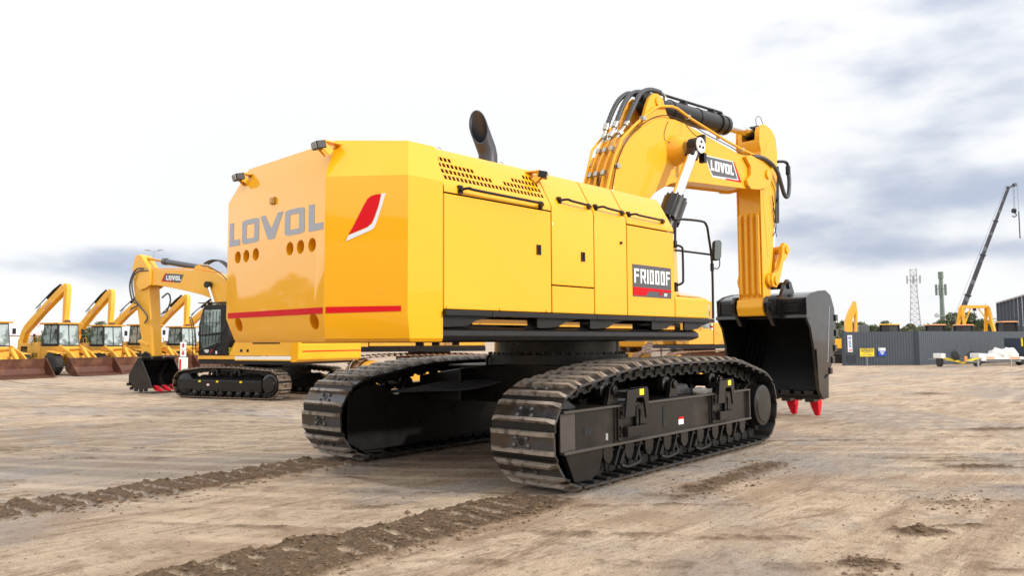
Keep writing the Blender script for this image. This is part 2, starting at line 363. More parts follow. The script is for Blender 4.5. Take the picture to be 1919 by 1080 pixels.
near = np.exp(-((GX + 3) ** 2 + (GY + 1) ** 2) / 400); h = h * np.clip(near * 1.3, 0.05, 1)
# thin crumbly lines left by tyres, and their shallow ruts
ul = (GX + 9.175) * .693 - (GY + 7.86) * .721; wl = (GX + 9.175) * .721 + (GY + 7.86) * .693
arc = np.hypot(ul - 6, wl - 60)
ln1 = vnoise(wl * 2.6 + .5 * vnoise(ul * .5, wl * .5, 44), ul * .16 + 9, 41, 3, .5); ln2 = vnoise(arc * 2.3, ul * .12, 47, 3, .5)
lines = np.maximum(sstep(.67, .74, ln1), sstep(.68, .75, ln2)) * sstep(.42, .62, vnoise(GX * 2.6, GY * 2.6, 51, 4, .6)) * (1 - np.clip(ridge * 2, 0, 1))
h = h + lines * (.002 + .016 * cl); churn = np.maximum(churn, lines * .42)
rutc = np.abs((arc / .62) % 1 - .5) * 2; h = h - .010 * sstep(.6, .9, rutc) * sstep(.5, .6, vnoise(GX * .22, GY * .22, 61))
# broad shallow ruts of passing machines
a1 = (GX * .55 - GY * .83); h = h + .012 * (vnoise(a1 * 2.2, (GX * .83 + GY * .55) * .15, 31, 4) - .5)
under = (np.abs(ts) < 2.75) & (np.abs(np.abs(tl) - 1.84) < .5); h = np.where(under, np.minimum(h, -.002), h)
nx, ny = GX.shape
vv = np.stack([GX, GY, h], -1).reshape(-1, 3)
ii = np.arange(nx * ny).reshape(nx, ny)
ff = np.stack([ii[:-1, :-1], ii[1:, :-1], ii[1:, 1:], ii[:-1, 1:]], -1).reshape(-1, 4)
gm = bpy.data.meshes.new('ground'); gm.vertices.add(len(vv)); gm.vertices.foreach_set('co', vv.ravel())
gm.loops.add(ff.size); gm.loops.foreach_set('vertex_index', ff.ravel()); gm.polygons.add(len(ff))
gm.polygons.foreach_set('loop_start', np.arange(0, ff.size, 4)); gm.polygons.foreach_set('loop_total', np.full(len(ff), 4)); gm.update(calc_edges=True)
gm.polygons.foreach_set('use_smooth', np.ones(len(ff), bool))
at = gm.attributes.new('loose', 'FLOAT', 'POINT')
loose = np.clip(churn * (.50 + 1.5 * cl + .3 * fine) - ridge * press * presence * 1.3, 0, 1); at.data.foreach_set('value', loose.ravel().astype(np.float32))
gv = sstep(.56, .70, vnoise(GX * .8, GY * .8, 71, 6, .62) + .09 * sstep(1, 6, ul) * sstep(16, 7, wl) - .03) * .85
gm.attributes.new('gravel', 'FLOAT', 'POINT').data.foreach_set('value', gv.ravel().astype(np.float32))
wv = sstep(.55, .8, rutc) * sstep(.46, .56, vnoise(GX * .22, GY * .22, 61)) * (.5 + .5 * vnoise(GX * 1.5, GY * 1.5, 77))
gm.attributes.new('wheel', 'FLOAT', 'POINT').data.foreach_set('value', wv.ravel().astype(np.float32))
ground = bpy.data.objects.new('ground', gm); col.objects.link(ground); ground['kind'] = 'structure'
g = bpy.data.materials.new('packed_dirt'); g.use_nodes = True; t = g.node_tree; b = t.nodes['Principled BSDF']; b.inputs['Roughness'].default_value = .92; b.inputs['Specular IOR Level'].default_value = .2
L = t.links.new
tcg = t.nodes.new('ShaderNodeTexCoord')
def gmap(sc, rz=0.):
    mm = t.nodes.new('ShaderNodeMapping'); mm.inputs['Scale'].default_value = sc; mm.inputs['Rotation'].default_value = (0, 0, rz); L(tcg.outputs['Object'], mm.inputs[0]); return mm.outputs[0]
def gn(vec, s, det=8, ro=.55, dis=0.):
    n = t.nodes.new('ShaderNodeTexNoise'); n.inputs['Scale'].default_value = s; n.inputs['Detail'].default_value = det; n.inputs['Roughness'].default_value = ro; n.inputs['Distortion'].default_value = dis; L(vec, n.inputs['Vector']); return n.outputs['Fac']
def mr(v, a, b_, c=0., d_=1.):
    q = t.nodes.new('ShaderNodeMapRange'); q.inputs[1].default_value = a; q.inputs[2].default_value = b_; q.inputs[3].default_value = c; q.inputs[4].default_value = d_; L(v, q.inputs[0]); return q.outputs[0]
def gmix(f, A, B):
    q = t.nodes.new('ShaderNodeMix'); q.data_type = 'RGBA'
    if isinstance(f, float): q.inputs['Factor'].default_value = f
    else: L(f, q.inputs['Factor'])
    for s_, v in (('A', A), ('B', B)):
        if isinstance(v, tuple): q.inputs[s_].default_value = (*v, 1)
        else: L(v, q.inputs[s_])
    return q.outputs['Result']
iso = gmap((1, 1, 1)); st = gmap((.22, 1.0, 1), R(46)); st2 = gmap((.12, 1.4, 1), R(20))
c = gmix(mr(gn(iso, .35, 6), .35, .65), (.60, .468, .335), (.47, .358, .255))
c = gmix(mr(gn(st, .9, 12, .72, .6), .47, .60, 0, .85), c, (.40, .285, .19))
c = gmix(mr(gn(st2, 2.4, 12, .72), .49, .62, 0, .75), c, (.70, .555, .405))
c = gmix(mr(gn(st, 2.6, 14, .78, .8), .535, .60, 0, .80), c, (.25, .165, .105))
c = gmix(mr(gn(iso, 1.3, 14, .75, .5), .54, .60, 0, .6), c, (.32, .225, .15))
c = gmix(mr(gn(iso, .16, 9, .6), .51, .58, 0, .62), c, (.34, .30, .27))
c = gmix(mr(gn(iso, .9, 12, .7, .4), .52, .60, 0, .50), c, (.33, .225, .15))
c = gmix(mr(gn(iso, 45, 4, .7), .48, .72, 0, .60), c, (.17, .13, .10))
c = gmix(mr(gn(iso, 9, 10, .75), .545, .60, 0, .60), c, (.20, .135, .085))
c = gmix(mr(gn(iso, 22, 3, .6), .62, .74, 0, .5), c, (.56, .47, .38))
ga = t.nodes.new('ShaderNodeAttribute'); ga.attribute_name = 'gravel'; wa = t.nodes.new('ShaderNodeAttribute'); wa.attribute_name = 'wheel'
c = gmix(mr(wa.outputs['Fac'], 0, 1, 0, .45), c, (.72, .57, .42))
c = gmix(mr(ga.outputs['Fac'], 0, 1, 0, .72), c, gmix(mr(gn(iso, 26, 6, .75), .38, .62), (.20, .18, .165), (.44, .41, .38)))
la = t.nodes.new('ShaderNodeAttribute'); la.attribute_name = 'loose'
c = gmix(mr(la.outputs['Fac'], .03, .75, 0, .96), c, gmix(mr(gn(iso, 30, 6, .7), .35, .65), (.075, .047, .028), (.19, .125, .075)))
L(c, b.inputs['Base Color'])
bp = t.nodes.new('ShaderNodeBump'); bp.inputs['Distance'].default_value = .045; bp.inputs['Strength'].default_value = .9
ad = t.nodes.new('ShaderNodeMath'); ad.operation = 'ADD'; L(mr(gn(st, 5.0, 12, .68), .3, .8), ad.inputs[0]); L(mr(gn(iso, 38, 6, .7), .3, .8, 0, .38), ad.inputs[1]); L(ad.outputs[0], bp.inputs['Height']); L(bp.outputs[0], b.inputs['Normal'])
gm.materials.append(g)

# loose clods lying on the churned strips: nobody could count them
mb = MB(); rng = random.Random(4)
def clod(x, y, s):
    base = [(1, 0, 0), (-1, 0, 0), (0, 1, 0), (0, -1, 0), (0, 0, 1), (0, 0, -.4), (.6, .6, .5), (-.6, .55, .4), (.55, -.6, .35), (-.6, -.6, .5)]
    ix = int(np.searchsorted(XS, x)); iy = int(np.searchsorted(YS, y)); z = h[min(ix, nx - 1), min(iy, ny - 1)]
    bmq = bmesh.new(); a = rng.random() * 6
    for p in base:
        q = [p[i] * s * rng.uniform(.6, 1.2) for i in range(3)]
        bmq.verts.new((x + q[0] * math.cos(a) - q[1] * math.sin(a), y + q[0] * math.sin(a) + q[1] * math.cos(a), z + q[2] * .7 + s * .12))
    bmesh.ops.convex_hull(bmq, input=bmq.verts[:]); bmq.verts.index_update()
    mb.add([v.co[:] for v in bmq.verts], [[v.index for v in f.verts] for f in bmq.faces]); bmq.free()
def from_track(s_, l_): c_, s2 = math.cos(TY), math.sin(TY); return s_ * c_ - l_ * s2, s_ * s2 + l_ * c_
for i in range(2600):
    lc, s0, s1 = ((1.72, -9.5, -2.9), (-2.10, -8.0, -3.3))[i % 2]
    u = rng.gauss(0, .33) if rng.random() < .5 else rng.choice((-1, 1)) * rng.gauss(.40, .07)
    x, y = from_track(rng.uniform(s0, s1), lc + u)
    if 4 < rng.random() * 10 or True: clod(x, y, abs(rng.gauss(.006, .009)) + .004)
for i in range(420):
    x, y = from_track(rng.uniform(-2.1, .9), -3.15 + rng.gauss(0, .2)); clod(x, y, abs(rng.gauss(.006, .008)) + .004)
for (bx, by, rr, n_) in [(-3.15, -5.69, .2, 130), (-1.78, -5.7, .15, 70), (-.15, -5.63, .35, 120)]:
    for i in range(n_): clod(bx + rng.gauss(0, rr * .8), by + rng.gauss(0, rr * .6), abs(rng.gauss(.004, .008)) + .004)
for i in range(1800): clod(rng.uniform(-8.5, 6), rng.uniform(-7, 8), abs(rng.gauss(.002, .005)) + .003)
tag(mb.build('dirt_clods', M['clod'], smooth=False, fix=False), 'small loose dirt clods scattered over the churned wheel marks', 'dirt clods', kind='stuff')

# ------------------------------------------------------------------ tracks (shared by the two new excavators)
def hull_path(rc, rr, rz, fc, fr, fz, top):
    pts = []
    for i in range(17): a = R(-90 - 190 * i / 16 * .93); pts.append((rc + rr * math.cos(a), rz + rr * math.sin(a)))
    pts += top
    for i in range(17): a = R(68 - 158 * i / 16); pts.append((fc + fr * math.cos(a), fz + fr * math.sin(a)))
    # resample
    P = [Vector((p[0], p[1])) for p in pts] + [Vector(pts[0])]; return P
def resample(P, n):
    Ls = [0]
    for a, b_ in zip(P, P[1:]): Ls.append(Ls[-1] + (b_ - a).length)
    T = Ls[-1]; out = []; k = 0
    for i in range(n):
        d_ = T * i / n
        while Ls[k + 1] < d_: k += 1
        f = (d_ - Ls[k]) / max(Ls[k + 1] - Ls[k], 1e-9); out.append(P[k].lerp(P[k + 1], f))
    return out, T / n
def shoe_mesh(pitch, w, sc, mats):
    m_ = MB(); hw = w / 2; e = pitch * .485; D = .125 * sc          # D: plate height above the pin line
    m_.box(-e, e, -hw, hw, D - .014 * sc, D + .014 * sc, 0)
    m_.box(e * .9, e + .075 * sc, -hw + .004, hw - .004, D - .046 * sc, D - .018 * sc, 2)     # lip that tucks under the next shoe
    for x in (-e + .028 * sc, e - .028 * sc):           # two cross bars with long bevelled ends
        hb = .027 * sc; ht = .019 * sc; tb = D + .014 * sc; tt = D + .064 * sc; vs = []
        for y in (-1, 1):
            vs += [(x - hb, y * hw, tb), (x + hb, y * hw, tb), (x + ht, y * (hw - .085 * sc), tt), (x - ht, y * (hw - .085 * sc), tt)]
        m_.add(vs, [(0, 1, 2, 3), (7, 6, 5, 4), (0, 4, 5, 1), (1, 5, 6, 2), (2, 6, 7, 3), (3, 7, 4, 0)], 1)
    for x, k in ((-.042, 1), (.042, 1)):
        for y in (-.10, .10): m_.lathe([(0, .027 * sc), (.014 * sc, .027 * sc), (.024 * sc, .014 * sc), (.025 * sc, 0)], (x * sc, y * sc * (1.0 if x < 0 else .8), D + .013 * sc), (0, 0, 1), n=10, k=3)
    m_.cyl((0, 0, D + .0145 * sc), (0, 0, D + .0165 * sc), .044 * sc, n=18, k=2)   # dark disc drawn for the shaded mud hole
    for y in (-.17, .17):
        m_.xz([(-e * .8, D - .015 * sc), (e * .75, D - .015 * sc), (e * .9, .05 * sc), (e * 1.30, .02 * sc), (e * 1.30, -.055 * sc), (e * .2, -.06 * sc), (-e * .1, -.02 * sc), (-e * .9, -.03 * sc), (-e * 1.0, .03 * sc), (-e * .75, .06 * sc)], (y - .03) * sc, (y + .03) * sc, 2)
        m_.cyl((e, (y - .05) * sc, 0), (e, (y + .05) * sc, 0), .035 * sc, n=10, k=2)
    o = m_.build('track_shoe', mats, None, bevel=0); me = o.data; bpy.data.objects.remove(o); return me
def lay_track(root, yc, w, P, n, sc, rz=0., mats=None, name='track_chain'):
    pts, pitch = resample(P, n); me = shoe_mesh(pitch, w, sc, mats)
    ch = MB()
    for i in range(n):                                        # the pins of the chain
        a = pts[i]; ch.cyl((a.x, yc - .2 * sc, a.y), (a.x, yc + .2 * sc, a.y), .012 * sc, n=6)
    # the pins sit just inside the shoes
    cen = sum(pts, Vector((0, 0))) / n
    chain = ch.build(name, M['link'], root)
    for i in range(n):
        a = pts[i]; b_ = pts[(i + 1) % n]; dd = b_ - a; mid = (a + b_) / 2; ang = math.atan2(dd.y, dd.x)
        s_ = bpy.data.objects.new('track_shoe', me); col.objects.link(s_); s_.parent = chain
        # path runs clockwise seen from -Y, so outward is the left normal
        s_.location = (mid.x, yc, mid.y); s_.rotation_euler = (0, -ang, 0)
    return chain

# ================================================================== BIG EXCAVATOR
X = empty('crawler_excavator'); tag(X, 'huge yellow crawler excavator with black tracks, seen from behind, filling the middle of the yard', 'excavator')
U_ = [1, 0, 0]
NEG = -1.75
# ---- counterweight
cwm = MB()
def cwring(z, xr, yr, xf, yf, xs, ys): return [(xr, -yr, z), (xf, -yf, z), (xs, -ys, z), (xs, ys, z), (xf, yf, z), (xr, yr, z)]
cwm.loft([cwring(1.70, -4.80, .97, -4.25, 1.66, -3.88, 1.735), cwring(1.735, -4.83, 1.0, -4.28, 1.70, -3.88, 1.75), cwring(1.99, -4.90, 1.08, -4.35, 1.75, -3.88, 1.75), cwring(3.41, -4.90, 1.08, -4.35, 1.75, -3.88, 1.75), cwring(3.85, -4.70, .96, -4.15, 1.50, -3.78, 1.50)])
cw = cwm.build('counterweight', M['yellow'], X, bevel=.018, seg=3)
cm = MB()
for y in (.81, .60, .37, -.39, -.61, -.84): cm.cyl((-4.97, y, 2.72), (-4.72, y, 2.72), .075, n=28)
for y in (.79, -.87): cm.cyl((-5.02, y - .02, 1.93), (-4.70, y + .03, 1.90), .083, n=28)
cut(cw, cm)
q = MB(); word(q, (-4.903, 1.03, 2.865), (0, -1, 0), (0, 0, 1), .285, [(0, .27), (.32, .73), (.76, 1.27), (1.31, 1.72), (1.80, 2.08)], -.004)
q.build('lettering', M['grey'], cw)
q = MB(); q.box(-4.905, -4.901, -1.06, 1.03, 1.992, 2.058); q.build('stripe', M['red'], cw)
fo = Vector((-4.9, -1.08, 0)); ft = Vector((.55, -.67, 0)).normalized(); fn = Vector((-ft.y * -1, 0, 0))
fn = Vector((ft.y, -ft.x, 0)); fn = fn if fn.x < 0 else -fn
fo2 = fo + fn * .001
ub = 1 if ft.cross(Vector((0, 0, 1))).dot(fn) > 0 else -1
q = MB(); q.plate([(.02, 1.995), (.80, 2.010), (.80, 2.066), (.02, 2.060)], fo2, ft, (0, 0, 1), .004 * ub); q.build('stripe', M['red'], cw)
q = MB(); q.plate([(.251, 2.80), (.30, 2.885), (.402, 3.09), (.445, 3.165), (.48, 3.195), (.523, 3.210), (.584, 3.216), (.559, 3.099), (.516, 2.978), (.49, 2.918), (.447, 2.878)], fo2, ft, (0, 0, 1), .004 * ub); q.build('emblem_blade', M['red'], cw)
q = MB(); q.plate([(.593, 3.22), (.635, 3.222), (.551, 2.951), (.522, 2.874), (.491, 2.845), (.222, 2.733), (.251, 2.793), (.447, 2.870), (.494, 2.910), (.524, 2.974), (.566, 3.099)], fo2, ft, (0, 0, 1), .005 * ub); q.build('emblem_edge', M['silver'], cw)
q = MB(); q.box(-4.925, -4.895, -.075, .03, 3.26, 3.335); q.build('latch_box', M['amber'], cw, bevel=.006)
q = MB(); q.box(-4.93, -4.924, -.045, -.0, 3.28, 3.315); q.build('latch_face', M['dkyellow'], cw)
# ---- work lights
def work_light(x, y, z, dirn):
    d_ = Vector(dirn).normalized(); s_ = d_.cross(Vector((0, 0, 1))).normalized(); p = Vector((x, y, z)); u = s_.cross(d_)
    lb = MB(); lb.bar(p - d_ * .06 - u * .0, p + d_ * .05, .13, .085, k=0); ob = lb.build('work_light', M['black'], X, bevel=.012)
    b2 = MB(); b2.bar(p + d_ * .051, p + d_ * .056, .11, .062); b2.build('lens', M['lens'], ob)
    b3 = MB(); b3.bar(p - d_ * .26 - u * .02, p - d_ * .05 + u * .04, .11, .016); b3.bar(p - d_ * .10 - u * .10 + s_ * .05, p - d_ * .03 + s_ * .05, .014, .07); b3.bar(p - d_ * .10 - u * .10 - s_ * .05, p - d_ * .03 - s_ * .05, .014, .07); b3.build('bracket', M['yellow'], ob)
work_light(-4.90, .84, 3.70, (-1, .1, -.25)); work_light(-4.95, -1.02, 3.74, (-1, .1, -.25)); work_light(-2.16, -1.66, 3.76, (.7, -1, -.25))
# ---- dark core of the house
q = MB(); q.box(-3.86, -1.27, -1.66, 1.70, 2.02, 3.36); q.box(-1.275, .63, -1.66, -.62, 2.02, 3.36)
q.loft([[(-3.86, -1.66, 3.36), (-1.27, -1.66, 3.36), (-1.27, 1.70, 3.36), (-3.86, 1.70, 3.36)], [(-3.86, -1.44, 3.78), (-1.27, -1.44, 3.78), (-1.27, 1.45, 3.78), (-3.86, 1.45, 3.78)]])
q.loft([[(-1.275, -1.66, 3.361), (.63, -1.66, 3.361), (.63, -.62, 3.361), (-1.275, -.62, 3.361)], [(-1.275, -1.44, 3.779), (.63, -1.44, 3.779), (.63, -.62, 3.779), (-1.275, -.62, 3.779)]])
q.build('house_core', M['dark'], X)
def side_panel(name, x0, x1, prof, parent=X, th=.03, bev=.010, mat_=None, sgn=1):
    """sheet along x with the (y,z) profile, th thick towards the inside"""
    n = len(prof); outer = prof; inner = []
    for i in range(n):
        a = Vector(prof[max(i - 1, 0)]); b_ = Vector(prof[min(i + 1, n - 1)]); d_ = (b_ - a).normalized(); inner.append((prof[i][0] + d_.y * th * sgn, prof[i][1] - d_.x * th * sgn))
    loop = outer + inner[::-1]; q_ = MB(); q_.loft([[(x0, p[0], p[1]) for p in loop], [(x1, p[0], p[1]) for p in loop]])
    return q_.build(name, mat_ or M['yellow'], parent, bevel=bev)
TILT = [(NEG, 3.36), (-1.735, 3.395), (-1.50, 3.805), (-1.46, 3.845), (-1.30, 3.855)]
hood = side_panel('hood_flap', -3.865, -2.130, [(NEG, 3.305)] + TILT, th=.010)
cm = MB(); tu = Vector((0, .235, .41)).normalized(); tn = Vector((0, -.41, .235)).normalized(); base = Vector((0, -1.735, 3.395))
rows = {0: list(range(4)) + list(range(23, 27)), 1: list(range(9)) + list(range(19, 27)), 2: list(range(13)) + list(range(16, 27)), 3: list(range(27))}
for r_, ids in rows.items():
    for i in ids:
        c_ = base + tu * (.365 - r_ * .088) + Vector((-3.80 + i * .0605 + r_ * .004, 0, 0))
        cm.bar(c_ - tn * .08, c_ + tn * .05, .036, .050, up=(1, 0, 0)) if False else cm.add([c_ + Vector((a * .0205, 0, 0)) + tu * (b_ * .028) + tn * e_ for e_ in (-.08, .05) for a, b_ in ((-1, -1), (1, -1), (1, 1), (-1, 1))], [(0, 1, 2, 3), (7, 6, 5, 4), (0, 4, 5, 1), (1, 5, 6, 2), (2, 6, 7, 3), (3, 7, 4, 0)])
cut(hood, cm); hood.modifiers['bevel'].width = .003
d1 = side_panel('side_door', -3.865, -2.130, [(NEG, 2.045), (NEG, 3.290)])
d2 = side_panel('side_door', -2.112, -1.278, [(NEG, 2.392)] + TILT)
d2b = side_panel('side_panel', -2.112, -1.278, [(NEG, 2.045), (NEG, 2.378)])
d3 = side_panel('side_door', -1.262, -.545, [(NEG, 2.045)] + TILT)
d4 = side_panel('side_door', -.528, .66, [(NEG, 2.045), (NEG, 3.300)])
d4b = side_panel('side_panel', -.528, .66, [(NEG, 3.316)] + TILT)
q = MB(); q.box(-3.85, .64, -1.31, -.64, 3.80, 3.852); q.box(-3.85, -1.28, -.641, 1.32, 3.80, 3.85); q.build('roof_plate', M['yellow'], X)
far = side_panel('side_panel', -3.865, -1.28, [(1.75, 2.045), (1.75, 3.36), (1.735, 3.395), (1.50, 3.805), (1.46, 3.845), (1.30, 3.855)], sgn=-1)
q = MB(); q.box(-1.275, -1.25, -.62, 1.74, 2.045, 3.36); q.build('firewall', M['yellow'], X)
q = MB(); q.box(-1.25, .62, -.64, -.61, 2.045, 3.80); q.build('inner_wall', M['yellow'], X)
# lifting eyes
q = MB()
for x in (-3.62, -2.62):
    q.tube([(x + .035 * math.cos(a), -1.38, 3.86 + .035 * math.sin(a)) for a in [math.pi * i / 8 for i in range(9)]], .006, 6)
q.build('lifting_eye', M['steelgrey'], X)
# grab rails
def grab(parent, x0, x1, z0, z1, y=NEG, tiltz=0):
    q_ = MB(); yo = y - .085
    P = spline([(x0, y - .02, z0), (x0 + .07, yo, z0 + .012), (x0 + .16, yo - .01, z0 + .0), (x1 - .16, yo - .01, z1 - .0), (x1 - .07, yo, z1), (x1, y - .02, z1 - .02)], 5)
    q_.tube(P, .0165, 8)
    for x, z in ((x0, z0), (x1, z1)): q_.bar((x - .0, y - .004, z - .045), (x, y - .004, z + .045), .055, .035, up=(0, 1, 0)); q_.cyl((x, y - .03, z), (x, y - .05, z), .022, n=12)
    ob = q_.build('grab_handle', M['black'], parent)
    b_ = MB()
    for x, z in ((x0, z0), (x1, z1)): b_.cyl((x, y - .05, z), (x, y - .056, z), .012, n=10)
    b_.build('handle_bolt', M['zinc'], ob) if parent is X else None
grab(hood, -3.64, -2.33, 3.355, 3.35, y=-1.752); grab(d2, -1.92, -1.33, 3.465, 3.455, y=-1.70); grab(d3, -1.18, -.59, 3.465, 3.455, y=-1.70); grab(d4b, -.43, .42, 3.455, 3.45, y=-1.70)
for o_, x, z, w_, hh in ((d1, -2.36, 2.80, .075, .12), (d2, -1.51, 2.78, .075, .12)):
    q = MB(); q.ring([(-w_ / 2, -hh / 2), (w_ / 2, -hh / 2), (w_ / 2, hh / 2), (-w_ / 2, hh / 2)], [(-w_ / 2 + .012, -hh / 2 + .012), (w_ / 2 - .012, -hh / 2 + .012), (w_ / 2 - .012, hh / 2 - .012), (-w_ / 2 + .012, hh / 2 - .012)], (x, NEG, z), (1, 0, 0), (0, 0, 1), .012)
    q.box(x - w_ / 2 + .01, x + w_ / 2 - .01, NEG - .003, NEG + .004, z - hh / 2 + .01, z + hh / 2 - .01); q.box(x + .005, x + .026, NEG - .012, NEG - .003, z - .035, z + .035); q.build('latch', M['black'], o_)
q = MB(); q.cyl((-.68, NEG - .02, 3.035), (-.68, NEG + .01, 3.035), .02, n=16); q.build('lock', M['black'], d3)
# ---- model plate
pu = (1, 0, 0); pv = (0, 0, 1); px0, px1, pz0, pz1 = -.415, .560, 2.315, 2.765; pw = px1 - px0; phh = pz1 - pz0
q = MB(); q.plate([(0, 0), (pw, 0), (pw, phh), (0, phh)], (px0, NEG - .001, pz0), pu, pv, .005); plate = q.build('model_plate', M['charcoal'], d4)
def on(poly, yoff=-.0065, t_=.003, o_=(px0, 0, pz0), sx=pw, sz=phh): return [(p[0] * sx, p[1] * sz) for p in poly], (o_[0], NEG + yoff, o_[2]), pu, pv, t_
q = MB(); q.plate(*on([(0.005, .035), (.31, .035), (.41, .19), (.995, .19), (.995, .275), (0.005, .295)])); q.build('red_band', M['red'], d4)
q = MB(); bx = [(.035, .155, 'F'), (.19, .32, 'R'), (.355, .39, 'I'), (.425, .53, '0'), (.57, .675, '0'), (.715, .82, '0'), (.855, .965, 'F')]
y0, y1 = .42, .87
def rc(a, b_, c_, d_): q.plate(*on([(a, c_), (b_, c_), (b_, d_), (a, d_)]))
for a, b_, ch in bx:
    s_ = .034; v = .075
    if ch == 'F': rc(a, a + s_, y0, y1); rc(a + s_, b_, y1 - v, y1); rc(a + s_, b_ - .01, y0 + .20, y0 + .20 + v)
    if ch == 'I': rc(a, b_, y0, y1)
    if ch == '0': q.ring(*[[(x * pw, y * phh) for x, y in pl] for pl in ([(a, y0), (b_, y0), (b_, y1), (a, y1)], [(a + s_, y0 + v), (b_ - s_, y0 + v), (b_ - s_, y1 - v), (a + s_, y1 - v)])], (px0, NEG - .0065, pz0), pu, pv, .003)
    if ch == 'R':
        rc(a, a + s_, y0, y1); rc(a + s_, b_, y1 - v, y1); rc(a + s_, b_, y0 + .17, y0 + .17 + v); rc(b_ - s_, b_, y0 + .17 + v, y1 - v)
        q.plate(*on([(b_ - s_ - .03, y0 + .17), (b_ - .03, y0 + .17), (b_ + .012, y0), (b_ - s_ + .008, y0)]))
q.build('lettering', M['white'], d4)
text('VV', .072, (px0 + .705 * pw, NEG - .008, pz0 + .115 * phh), pu, pv, .003, 'lettering', M['red'], d4, bold=.003, shear=.2)
text('PH', .058, (px0 + .835 * pw, NEG - .008, pz0 + .10 * phh), pu, pv, .003, 'lettering', M['white'], d4, bold=.003, shear=.3)
q = MB()
for x in (-3.80, -3.0, -2.20): q.box(x - .035, x + .035, NEG - .012, NEG - .001, 2.05, 2.075)
q.build('door_hinge', M['yellow'], d1)
# ---- front corner box, tool box
q = MB(); q.loft([[(.66, -1.70, 2.33), (1.00, -1.62, 2.33), (1.00, -.7, 2.33), (.66, -.7, 2.33)], [(.66, -1.72, 3.10), (.96, -1.62, 3.10), (.96, -.7, 3.10), (.66, -.7, 3.10)], [(.66, -1.70, 3.28), (.80, -1.62, 3.28), (.80, -.7, 3.28), (.66, -.7, 3.28)]]); fc = q.build('corner_panel', M['yellow'], X, bevel=.015)
q = MB(); q.tube(spline([(.76, -1.70, 3.14), (.80, -1.80, 3.10), (.81, -1.81, 3.0), (.81, -1.81, 2.66), (.80, -1.80, 2.56), (.76, -1.70, 2.52)], 5), .017); q.box(.73, .79, -1.73, -1.69, 3.09, 3.20); q.box(.73, .79, -1.73, -1.69, 2.43, 2.57); q.build('grab_handle', M['black'], fc)
q = MB(); q.loft([[(.68, -1.75, 2.04), (1.66, -1.75, 2.04), (1.66, -.95, 2.04), (.68, -.95, 2.04)], [(.68, -1.75, 2.33), (1.66, -1.75, 2.33), (1.66, -.95, 2.33), (.68, -.95, 2.33)], [(.68, -1.72, 2.36), (1.62, -1.72, 2.36), (1.60, -.98, 2.52), (.68, -.98, 2.52)]]); tb = q.build('tool_box', M['yellow'], X, bevel=.02)
q = MB(); q.loft([[(.90, -1.70, 2.372), (1.55, -1.70, 2.372), (1.55, -1.05, 2.514), (.90, -1.05, 2.514)], [(.90, -1.70, 2.382), (1.55, -1.70, 2.382), (1.55, -1.05, 2.524), (.90, -1.05, 2.524)]]); q.build('lid', M['yellow'], tb, bevel=.003)
q = MB(); q.box(1.02, 1.12, -1.45, -1.35, 2.43, 2.462); q.build('latch', M['black'], tb)
# ---- deck, swing frame
q = MB(); q.box(-3.885, 1.72, -1.81, 1.80, 1.975, 2.034); deck = q.build('deck', M['black'], X, bevel=.006)
q = MB()
for x in (-1.30, .02): q.box(x, x + .012, -1.814, -1.80, 1.98, 2.03)
q.box(-3.2, -3.17, -1.816, -1.80, 1.97, 2.03); q.build('deck_joint', M['dark'], deck)
q = MB(); q.box(-3.885, 1.35, -1.42, 1.42, 1.72, 1.965); fr = q.build('swing_frame', M['black'], X, bevel=.01)
q = MB()                                                       # D-shaped side tube
prof = [(-1.42, 1.84), (-1.66, 1.86), (-1.72, 1.82), (-1.73, 1.76), (-1.70, 1.71), (-1.62, 1.69), (-1.42, 1.69)]
q.loft([[(-3.885, p[0], p[1]) for p in prof], [(1.25, p[0], p[1]) for p in prof], [(1.40, p[0] * .99, p[1] + (.02 if p[1] < 1.75 else -.01)) for p in prof]]); q.build('side_beam', M['black'], X, bevel=.01)
q = MB()                                                       # deck brackets: gusset plates sweeping down from the deck
for x0 in (-3.84, -2.32, -1.30, .12, 1.0):
    w_ = .34
    q.plate([(x0 - .05, 1.976), (x0 + w_ + .38, 1.976), (x0 + w_ + .12, 1.93), (x0 + w_, 1.875), (x0 + .04, 1.855), (x0 - .05, 1.86)], (0, -1.70, 0), (1, 0, 0), (0, 0, 1), .03)
q.build('deck_bracket', M['black'], deck)
q = MB()
for a, b_, z in ((-3.35, -2.45, 1.925), (-1.92, -1.45, 1.915), (-.90, -.28, 1.905), (.40, .82, 1.90), (1.30, 1.66, 1.89)): q.box(a, b_, -1.64, -1.52, z - .035, z + .025)
q.build('step_bar', M['yellow'], deck)
q = MB(); q.tube(spline([(1.0, -1.70, 1.96), (1.0, -1.72, 1.90), (1.03, -1.72, 1.83), (1.0, -1.70, 1.80)], 4), .012); q.build('cable_loop', M['black'], deck)
q = MB(); q.box(1.60, 1.64, -1.82, -1.79, 1.86, 1.96, 0); q.box(1.598, 1.642, -1.822, -1.79, 1.895, 1.925, 1); q.build('reflector', [M['whitepaint'], M['red']], deck)
q = MB(); q.cyl((0, 0, 1.36), (0, 0, 1.50), 1.12, n=64); q.cyl((0, 0, 1.50), (0, 0, 1.72), .98, n=64)
for i in range(48):
    a = 2 * math.pi * i / 48; q.cyl((1.06 * math.cos(a), 1.06 * math.sin(a), 1.50), (1.06 * math.cos(a), 1.06 * math.sin(a), 1.535), .018, n=6)
q.build('swing_bearing', M['frame'], X)
q = MB()
for i, x in enumerate((-3.5, -3.0, -2.4, -1.9, -1.2)):
    q.cyl((x, -.9 + .3 * (i % 3), 1.72), (x, -.9 + .3 * (i % 3), 1.65), .05, n=10)
q.box(-3.8, -1.3, -1.2, 1.2, 1.69, 1.72); q.build('belly_plate', M['black'], X)
